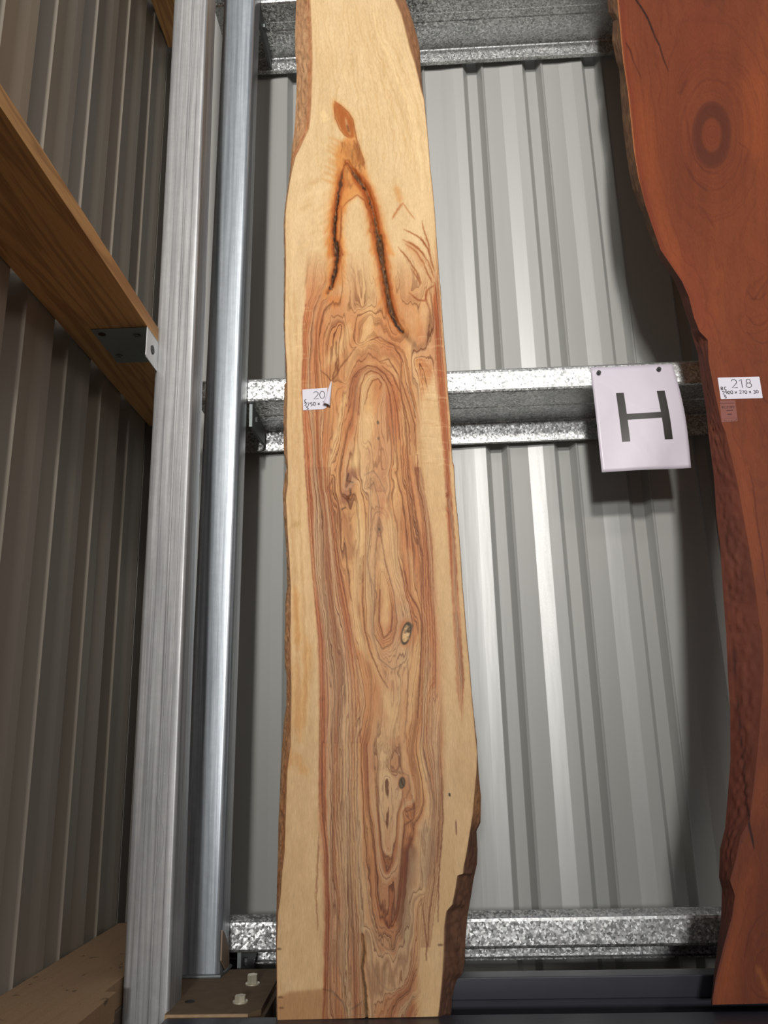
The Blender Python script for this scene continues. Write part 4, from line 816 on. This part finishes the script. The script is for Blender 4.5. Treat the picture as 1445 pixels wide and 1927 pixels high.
def paint_red():
    cv = Canvas(1120, -124, 1680, 1912, 1.0); X, Y = cv.X, cv.Y
    n = cv.noise(80, 220, 61)[..., None]; cv.c[:] = (np.array((128, 68, 37))*(1-n)+np.array((106, 54, 31))*n)/255
    n = cv.noise(10, 120, 62)[..., None]; cv.c *= (1+.10*(n-.5))
    J = (cv.noise(12, 30, 63)-.5)*8; J2 = (cv.noise(4, 10, 64)-.5)*3
    cur = [(0, FL2), (2, [(x+22, y) for x, y in FL2[:17]]), (4, [(x+55, y) for x, y in FL2[:14]]), (3, d(1, (560, 1927), (640, 1700), (560, 1500), (430, 1200), (400, 900), (400, 500), (380, 0)))]
    kc = (660, 765)
    for f_, v_ in ((.25, 13), (.55, 11.5), (1.0, 10), (1.35, 8.8), (1.8, 7.5), (2.3, 6.3)):
        cur.append((v_, d(1, *[(kc[0]+105*f_*math.cos(t_)+6*f_, kc[1]+185*f_*math.sin(t_)) for t_ in np.linspace(0, 2*math.pi, 30)])))
    cur += [(6, d(1, (860, 1700), (910, 1700), (979, 1560))), (7, d(1, (860, 1840), (940, 1840), (979, 1800))), (4, d(2, (774, 400), (700, 200), (560, 60), (480, 0))), (3, d(2, (774, 900), (640, 700), (560, 400), (450, 60))),
            (2, d(2, (774, 1700), (700, 1200), (600, 800), (480, 500))), (5, d(2, (774, 100), (740, 20))), (3, d(3, (649, 900), (560, 1100), (520, 1400), (450, 1850))), (5, d(3, (649, 1350), (580, 1430), (545, 1600), (560, 1750), (649, 1850))), (7, d(3, (649, 1500), (600, 1600), (600, 1720), (649, 1760)))]
    cur += [(0, [(1500, -100), (1500, 300), (1520, 900), (1540, 1500), (1560, 1900)]), (-2, FR2)]
    G = cv.field(cur, 1.5)+(cv.noise(10, 34, 83)-.5)*.6
    # knot
    el = lambda f_, ox=0, oy=0: d(1, *[(kc[0]+ox+105*f_*math.cos(t_), kc[1]+oy+185*f_*math.sin(t_)) for t_ in np.linspace(0, 2*math.pi, 33)[:-1]])
    cv.poly(el(1.0), (82, 42, 26), .8, 4, J*.3)
    for f_, a_ in ((1.02, .7), (.92, .35), (.82, .4), (.74, .3), (1.35, .3), (1.7, .3), (2.1, .2)): p_ = el(f_, 0, 0); cv.stroke(p_+[p_[0]], (92, 44, 34), 1.0, a_, 1, False, jx=J*.5)
    cv.poly(el(.52, 0, 0), (120, 62, 34), .9, 2.5, J*.3)
    for f_ in (.42, .3, .2, .1): p_ = el(f_); cv.stroke(p_+[p_[0]], (110, 52, 38), .9, .7, .9, False, jx=J*.4)
    for pts, w, a in ((d(1, (510, 600), (530, 780), (560, 900), (620, 970), (700, 985)), 1.3, .5), (d(1, (510, 930), (560, 1020), (640, 1090)), 2.2, .4), (d(1, (580, 1160), (620, 1200), (680, 1300)), 2, .35), (d(1, (480, 540), (500, 490), (520, 450)), 3, .4), (d(1, (800, 800), (870, 850), (840, 950)), 2, .35),
                      (d(1, (860, 1650), (900, 1700), (979, 1580)), 1, .6), (d(1, (870, 1690), (930, 1700), (979, 1650)), 1, .5), (d(1, (860, 1790), (900, 1840), (940, 1845), (979, 1810)), 1, .6), (d(1, (860, 1880), (900, 1927)), 1, .5),
                      (d(2, (700, 300), (740, 370), (774, 410)), 1.2, .7), (d(2, (690, 0), (740, 25), (774, 10)), 1, .6), (d(2, (650, 830), (680, 950), (700, 1150), (730, 1350), (770, 1640)), 1.2, .85), (d(2, (770, 1620), (774, 1660)), 2, .9), (d(2, (590, 100), (680, 400), (774, 640)), .8, .4),
                      (d(3, (649, 1360), (600, 1400), (560, 1470), (540, 1560), (530, 1620)), 1.3, .55), (d(3, (585, 1720), (580, 1650), (600, 1580), (649, 1540)), 1, .5), (d(3, (560, 1740), (600, 1790), (649, 1800)), 1.5, .4), (d(3, (550, 1150), (560, 1300), (500, 1500), (440, 1700)), 1, .3)):
        cv.stroke(pts, (84, 36, 24), w, a, 1.0, jx=J2)
    cv.stroke(d(3, (590, 1640), (620, 1700), (649, 1780)), (168, 110, 62), 5, .45, 4, jx=J)
    for _ in range(34):
        x_ = 420+rng.random()*350; y_ = 60+rng.random()*1500; cv.stroke(d(2, (x_, y_), (x_+14, y_+90), (x_+34, y_+190)), (112, 52, 28), .6, .4, .8)
    # lighter orange zones
    for pts, w, a in ((d(1, (260, 500), (300, 900), (380, 1300), (480, 1600)), 16, .4), (d(1, (900, 400), (900, 900)), 20, .35), (d(1, (180, 100), (210, 500), (260, 1000)), 10, .25), (d(2, (560, 600), (640, 1100), (700, 1500)), 10, .35), (d(3, (560, 1150), (480, 1500), (420, 1820)), 14, .4), (d(3, (640, 620), (600, 900)), 12, .35)):
        cv.stroke(pts, (158, 84, 44), w, a, 12, jx=J)
    for pts, w, a in ((d(1, (500, 1420), (560, 1600), (640, 1900)), 18, .35), (d(1, (600, 0), (620, 200), (560, 400)), 22, .25), (d(2, (560, 100), (620, 300)), 14, .3)): cv.stroke(pts, (126, 58, 36), w, a, 14, jx=J)
    # cracks
    cv.stroke(d(1, (232, 0), (260, 40), (300, 110), (335, 200), (365, 260), (385, 330), (415, 405)), (34, 14, 8), [1.5, 1.6, 1.4, 1.2, .9, .5], .95, .7, False, jx=J2*.4)
    cv.stroke(d(1, (175, 245), (200, 290), (215, 345), (262, 445)), (60, 24, 12), [1.2, 1.2, .6, .3], .9, .7, False, jx=J2*.4)
    # thin sapwood line along the edge, darker waney strip below
    fl = interp(FL2, Y[:, 0])[:, None]
    e_ = np.exp(-((X-fl-1.5)/1.5)**2)*np.clip((560-Y)/80, 0, 1); cv.blend(slice(None), .85*e_, (206, 144, 92))
    e_ = np.exp(-((X-fl-9)/5)**2)*np.clip((600-Y)/80, 0, 1); cv.blend(slice(None), .35*e_, (118, 48, 32))
    nb = cv.noise(5, 12, 71)[..., None]; nb2 = cv.noise(18, 50, 72)[..., None]
    top = (np.array((150, 116, 82))*nb+np.array((98, 68, 46))*(1-nb))/255; low = (np.array((126, 68, 48))*nb2+np.array((92, 46, 34))*(1-nb2))/255
    k_ = np.clip((Y-470)/70, 0, 1)[..., None]; m_ = (1/(1+np.exp((X-fl)/.5)))[..., None]; cv.c = cv.c*(1-m_)+(top*(1-k_)+low*k_)*m_
    cv.stroke(d(2, (505, 1260), (520, 1500), (535, 1900))+d(3, (480, 100), (500, 350), (530, 650), (545, 880), (570, 1000), (580, 1050)), (44, 18, 12), [.6, .7, .8, .8, 1, 1.6, 2.4, 1], .9, .7, False)
    cv.stroke(d(2, (500, 1260), (515, 1500), (530, 1900)), (150, 84, 58), 1, .5, 1, False)
    cv.c = (.62*np.clip(cv.c/.62, .01, 2)**1.1).astype(np.float32)
    R_ = np.zeros_like(X)
    HE = np.full(X.shape, .30)
    return cv, G, HE, R_
M['board2'] = board_material('red_brown_wood', (96, 40, 24), 0, .8, .48)
M['bark2'] = bark_material('brown_waney_edge', (66, 38, 28), (92, 50, 36), (112, 70, 50), .12, .97)
r2s = root('timber_slab', (.62, 1.61, ZB), label='dark red-brown waney slab with an oval knot, labelled 218, at the right', cat='slab')
r2s['_slope'] = -.026
cv2, G2, HE2, RL2 = paint_red()
Y2 = 1.585; TH2 = .042
build_slab(r2s, Y2, K1, TH2, FL2, FR2, SL2, SR2, -116, 1908, cv2, G2, HE2, (M['board2'], M['bark2'], M['bark2']), 1100, 260, RL2)

# ================================================================ lettering
def ribbon(bm, pts, w, fn, lift):
    P = [Vector(p) for p in pts]; n = len(P)
    L_, R_ = [], []
    for i, p in enumerate(P):
        t = (P[min(i+1, n-1)]-P[max(i-1, 0)]).normalized(); q = Vector((-t.y, t.x))*w/2
        L_.append(bm.verts.new(fn(p+q, lift))); R_.append(bm.verts.new(fn(p-q, lift)))
    for i in range(n-1): bm.faces.new((L_[i], L_[i+1], R_[i+1], R_[i]))
def arc(cx, cy, rx, ry, a0, a1, n=10): return [(cx+rx*math.cos(math.radians(a0+(a1-a0)*i/n)), cy+ry*math.sin(math.radians(a0+(a1-a0)*i/n))) for i in range(n+1)]
GL = {'0': [arc(.3, .5, .28, .48, 90, 450, 18)], '2': [arc(.3, .7, .27, .28, 160, -35, 12)+[(.05, .02), (.6, .02)]], '1': [[(.1, .8), (.35, 1), (.35, 0)]],
      '8': [arc(.3, .75, .21, .23, -90, 270, 16), arc(.3, .27, .27, .27, 90, 450, 16)], '7': [[(.02, .97), (.55, .97), (.2, 0)]], '5': [[(.52, .98), (.12, .98), (.08, .58)]+arc(.27, .3, .26, .29, 110, -130, 12)],
      '9': [arc(.3, .7, .24, .27, 0, 360, 14)+[(.54, .7), (.5, .3), (.35, 0)]], '3': [arc(.27, .74, .22, .24, 150, -80, 10)+arc(.27, .26, .26, .26, 80, -150, 10)],
      'x': [[(.02, .72), (.5, .1)], [(.5, .72), (.02, .1)]], 'R': [[(.05, 0), (.05, 1)], [(.05, 1)]+arc(.28, .75, .25, .24, 90, -90, 8)+[(.05, .5)], [(.2, .5), (.55, 0)]],
      'C': [arc(.36, .5, .3, .48, 50, 310, 14)], 'S': [arc(.3, .74, .24, .24, 30, 250, 9)+arc(.3, .26, .26, .25, 80, -150, 9)], 'H': [[(.1, 0), (.1, 1)], [(.9, 0), (.9, 1)], [(.1, .5), (.9, .5)]]}
def write(bm, text, x, y, h, w, fn, lift, wob=0.0, adv=.78):
    cx = x
    for ch in text:
        if ch == ' ': cx += h*.42; continue
        j = random.uniform(-wob, wob)*h; sc = 1+random.uniform(-wob, wob)
        for st in GL[ch]: ribbon(bm, [(cx+p[0]*h*sc, y+j+p[1]*h*sc) for p in st], w, fn, lift)
        cx += h*adv
def face_frame(px_corners, y0, k, lift0):
    """local (u right, v up, metres) frame on a leaning face from the four photo corners tl,tr,br,bl"""
    P = [slab_plane(x, y, y0, k) for x, y in px_corners]
    nrm = Vector((0, -1, k)).normalized()
    Wd = ((P[1]-P[0]).length+(P[2]-P[3]).length)/2; Hd = ((P[3]-P[0]).length+(P[2]-P[1]).length)/2
    def fn(p, lift):
        a, b = p[0]/Wd, p[1]/Hd
        return (P[3]*(1-a)+P[2]*a)*(1-b)+(P[0]*(1-a)+P[1]*a)*b+nrm*(lift0+lift)
    return fn, Wd, Hd
def patch(fn, poly, mat, name, parent, lift, th=.0003):
    bm = bmesh.new(); a = [bm.verts.new(fn(p, lift)) for p in poly]; b = [bm.verts.new(fn(p, lift-th)) for p in poly]
    bm.faces.new(a); bm.faces.new(b[::-1]); n = len(poly)
    for i in range(n): bm.faces.new((a[i], b[i], b[(i+1) % n], a[(i+1) % n]))
    mb = MB(); mb.bm.free(); mb.bm = bm; return mb.build(name, mat, parent)
def rrect(w, h, r):
    out = []
    for cx, cy, a0 in ((w-r, h-r, 0), (r, h-r, 90), (r, r, 180), (w-r, r, 270)):
        out += [(cx+r*math.cos(math.radians(a0+22.5*i)), cy+r*math.sin(math.radians(a0+22.5*i))) for i in range(5)]
    return out
# label 218
fn, w, h = face_frame([(1350, 711), (1428.5, 709), (1435, 749.5), (1356, 751.5)], Y2, K1, .0004)
def textmesh(items, name, fn, parent, lift, mat):
    bm = bmesh.new()
    for (tx, x, y, hh, sw, wob, adv) in items: write(bm, tx, x, y, hh, sw, fn, lift, wob, adv)
    mb = MB(); mb.bm.free(); mb.bm = bm; return mb.build(name, mat, parent)
lab2 = patch(fn, rrect(w, h, w*.02), M['paper'], 'paper_label', r2s, .0003)
tag(lab2, 'white paper label reading 218')
textmesh([('218', w*.30, h*.50, h*.40, w*.018, 0, .72)], 'printed_number', fn, lab2, .0004, M['black'])
textmesh([('RC', w*.04, h*.42, h*.145, w*.02, .04, .9), ('2900 x 270 x 30', w*.06, h*.23, h*.145, w*.017, .05, .76), ('S', w*.09, h*.04, h*.145, w*.02, .05, .7)], 'handwriting', fn, lab2, .0004, M['black'])
# faded sticker
fn, w, h = face_frame([(1354, 754), (1383, 753.5), (1388, 793), (1357.5, 795)], Y2, K1, .0003)
st = patch(fn, rrect(w, h, w*.04), M['old_sticker'], 'faded_sticker', r2s, .0002); tag(st, 'faded see-through sticker with dark printing')
bm = bmesh.new()
ribbon(bm, [(w*.0, h*.87), (w*.92, h*.87)], h*.025, fn, .0003); ribbon(bm, [(w*.38, h*.53), (w*.8, h*.53)], h*.035, fn, .0003); ribbon(bm, [(w*.2, h*.16), (w*.95, h*.16)], h*.008, fn, .0003)
write(bm, 'RC2185', w*.10, h*.63, w*.155, w*.034, fn, .0003, 0, .88)
ribbon(bm, [(w*.42, h*.35), (w*.68, h*.35)], h*.05, fn, .0003)
for q in (arc(w*.35, h*.12, w*.18, h*.09, 190, 260, 6), arc(w*.75, h*.12, w*.18, h*.09, 350, 280, 6)): ribbon(bm, q, h*.02, fn, .0003)
ribbon(bm, [(w*.6, h*.045), (w*.66, h*.045)], h*.05, fn, .0003); ribbon(bm, [(w*.45, h*.04), (w*.48, h*.04)], h*.03, fn, .0003)
mb = MB(); mb.bm.free(); mb.bm = bm; mb.build('printing', M['sticker_ink'], st)
# curled label on the pale slab
fn, w, h = face_frame([(569, 733.5), (632, 728.5), (632, 770), (570.5, 772.5)], Y1, K1, .0005)
s_ = w/63.0
lab1 = patch(fn, [(0, 0), (w*.60, h*.02), (w*.70, h*.06), (w*.745, h*.18), (w*.70, h*.5), (w*.755, h*1.0), (0, h*1.0)], M['paper'], 'paper_label', rs, .0003)
tag(lab1, 'white paper label, its right end curled over')
# the curl: a cone of paper rolled back on itself
bm = bmesh.new(); nrm = Vector((0, -1, K1)).normalized()
tip0, tip1 = (w*.87, h*1.29), (w*.735, h*.13); rows = 14
prev = None
for i in range(rows+1):
    f_ = i/rows; cx, cy = tip0[0]*(1-f_)+tip1[0]*f_, tip0[1]*(1-f_)+tip1[1]*f_; rad = .0004+.0068*f_**.8
    ring = []
    for j in range(15):
        a = math.radians(-140+300*j/14); rr = rad*(1-.12*j/14)
        ring.append(bm.verts.new(fn((cx+math.sin(a)*rr*1.15, cy-.003*math.sin(a)*f_), 0)+nrm*(rad+math.cos(a+math.pi)*rr*-1.0)))
    if prev:
        for j in range(14): bm.faces.new((prev[j], prev[j+1], ring[j+1], ring[j]))
    prev = ring
mb = MB(); mb.bm.free(); mb.bm = bm; cu = mb.build('curled_end', M['paper'], lab1, True); md = cu.modifiers.new('s', 'SOLIDIFY'); md.thickness = .0002
textmesh([('20', w*.32, h*.50, h*.36, w*.02, 0, .72)], 'printed_number', fn, lab1, .0004, M['black'])
textmesh([('C', w*.05, h*.37, h*.14, w*.023, .04, .9), ('2750 x 3', w*.04, h*.20, h*.155, w*.024, .05, .80), ('S', w*.10, h*.03, h*.14, w*.023, .05, .7)], 'handwriting', fn, lab1, .0004, M['black'])

# ================================================================ the letter sheet on the middle girt
hs = root('letter_sign', (onY(1190, 880, GY-.006).x, GY-.006, .62), label='laminated white sheet with a big black letter H pinned to the middle girt', cat='sign')
tl, tr, br, bl = [onY(x, y, GY-.006) for x, y in ((1111, 691), (1266, 684), (1301, 880), (1133, 888))]
def sheetpt(a, b, lift=0.0):
    p = (bl*(1-a)+br*a)*(1-b)+(tl*(1-a)+tr*a)*b; t_ = 1-b
    p = p+Vector((.006*math.sin(math.pi*t_)*(a), 0, 0))
    p.y = GY-.0035 - .006*math.sin(t_*math.pi*.9)*(.4+.6*a) - .0022*math.sin(a*7+t_*5)*t_ - lift
    return p
bm = bmesh.new(); N = 28; vv = [[bm.verts.new(sheetpt(i/N, j/N)) for i in range(N+1)] for j in range(N+1)]
for j in range(N):
    for i in range(N): bm.faces.new((vv[j][i], vv[j][i+1], vv[j+1][i+1], vv[j+1][i]))
mb = MB(); mb.bm.free(); mb.bm = bm; o = mb.build('sheet', M['laminate'], hs, True); md = o.modifiers.new('s', 'SOLIDIFY'); md.thickness = .0006; md.offset = 1
def bar(bm, a0, b0, a1, b1, n=14):
    # quad strip in sheet coordinates
    g = [[bm.verts.new(sheetpt(a0+(a1-a0)*i/n, b0+(b1-b0)*j/n, .0009)) for i in range(n+1)] for j in range(n+1)]
    for j in range(n):
        for i in range(n): bm.faces.new((g[j][i], g[j][i+1], g[j+1][i+1], g[j+1][i]))
bm = bmesh.new(); bar(bm, .262, .27, .352, .735); bar(bm, .735, .27, .825, .735); bar(bm, .352, .475, .735, .53)
mb = MB(); mb.bm.free(); mb.bm = bm; mb.build('letter', M['ink'], hs)
for (px, py) in ((1126.5, 701.5), (1239.5, 695)):
    p = onY(px, py, GY-.007); MB().cyl((p.x, GY-.0075, p.z), (0, 1, 0), .0055, .006, 20).cyl((p.x, GY-.0115, p.z), (0, 1, 0), .003, .003, 12).build('pin', M['black'], hs)

for o in bpy.data.objects:
    for k in ('_abs', '_slope'):
        if k in o: del o[k]
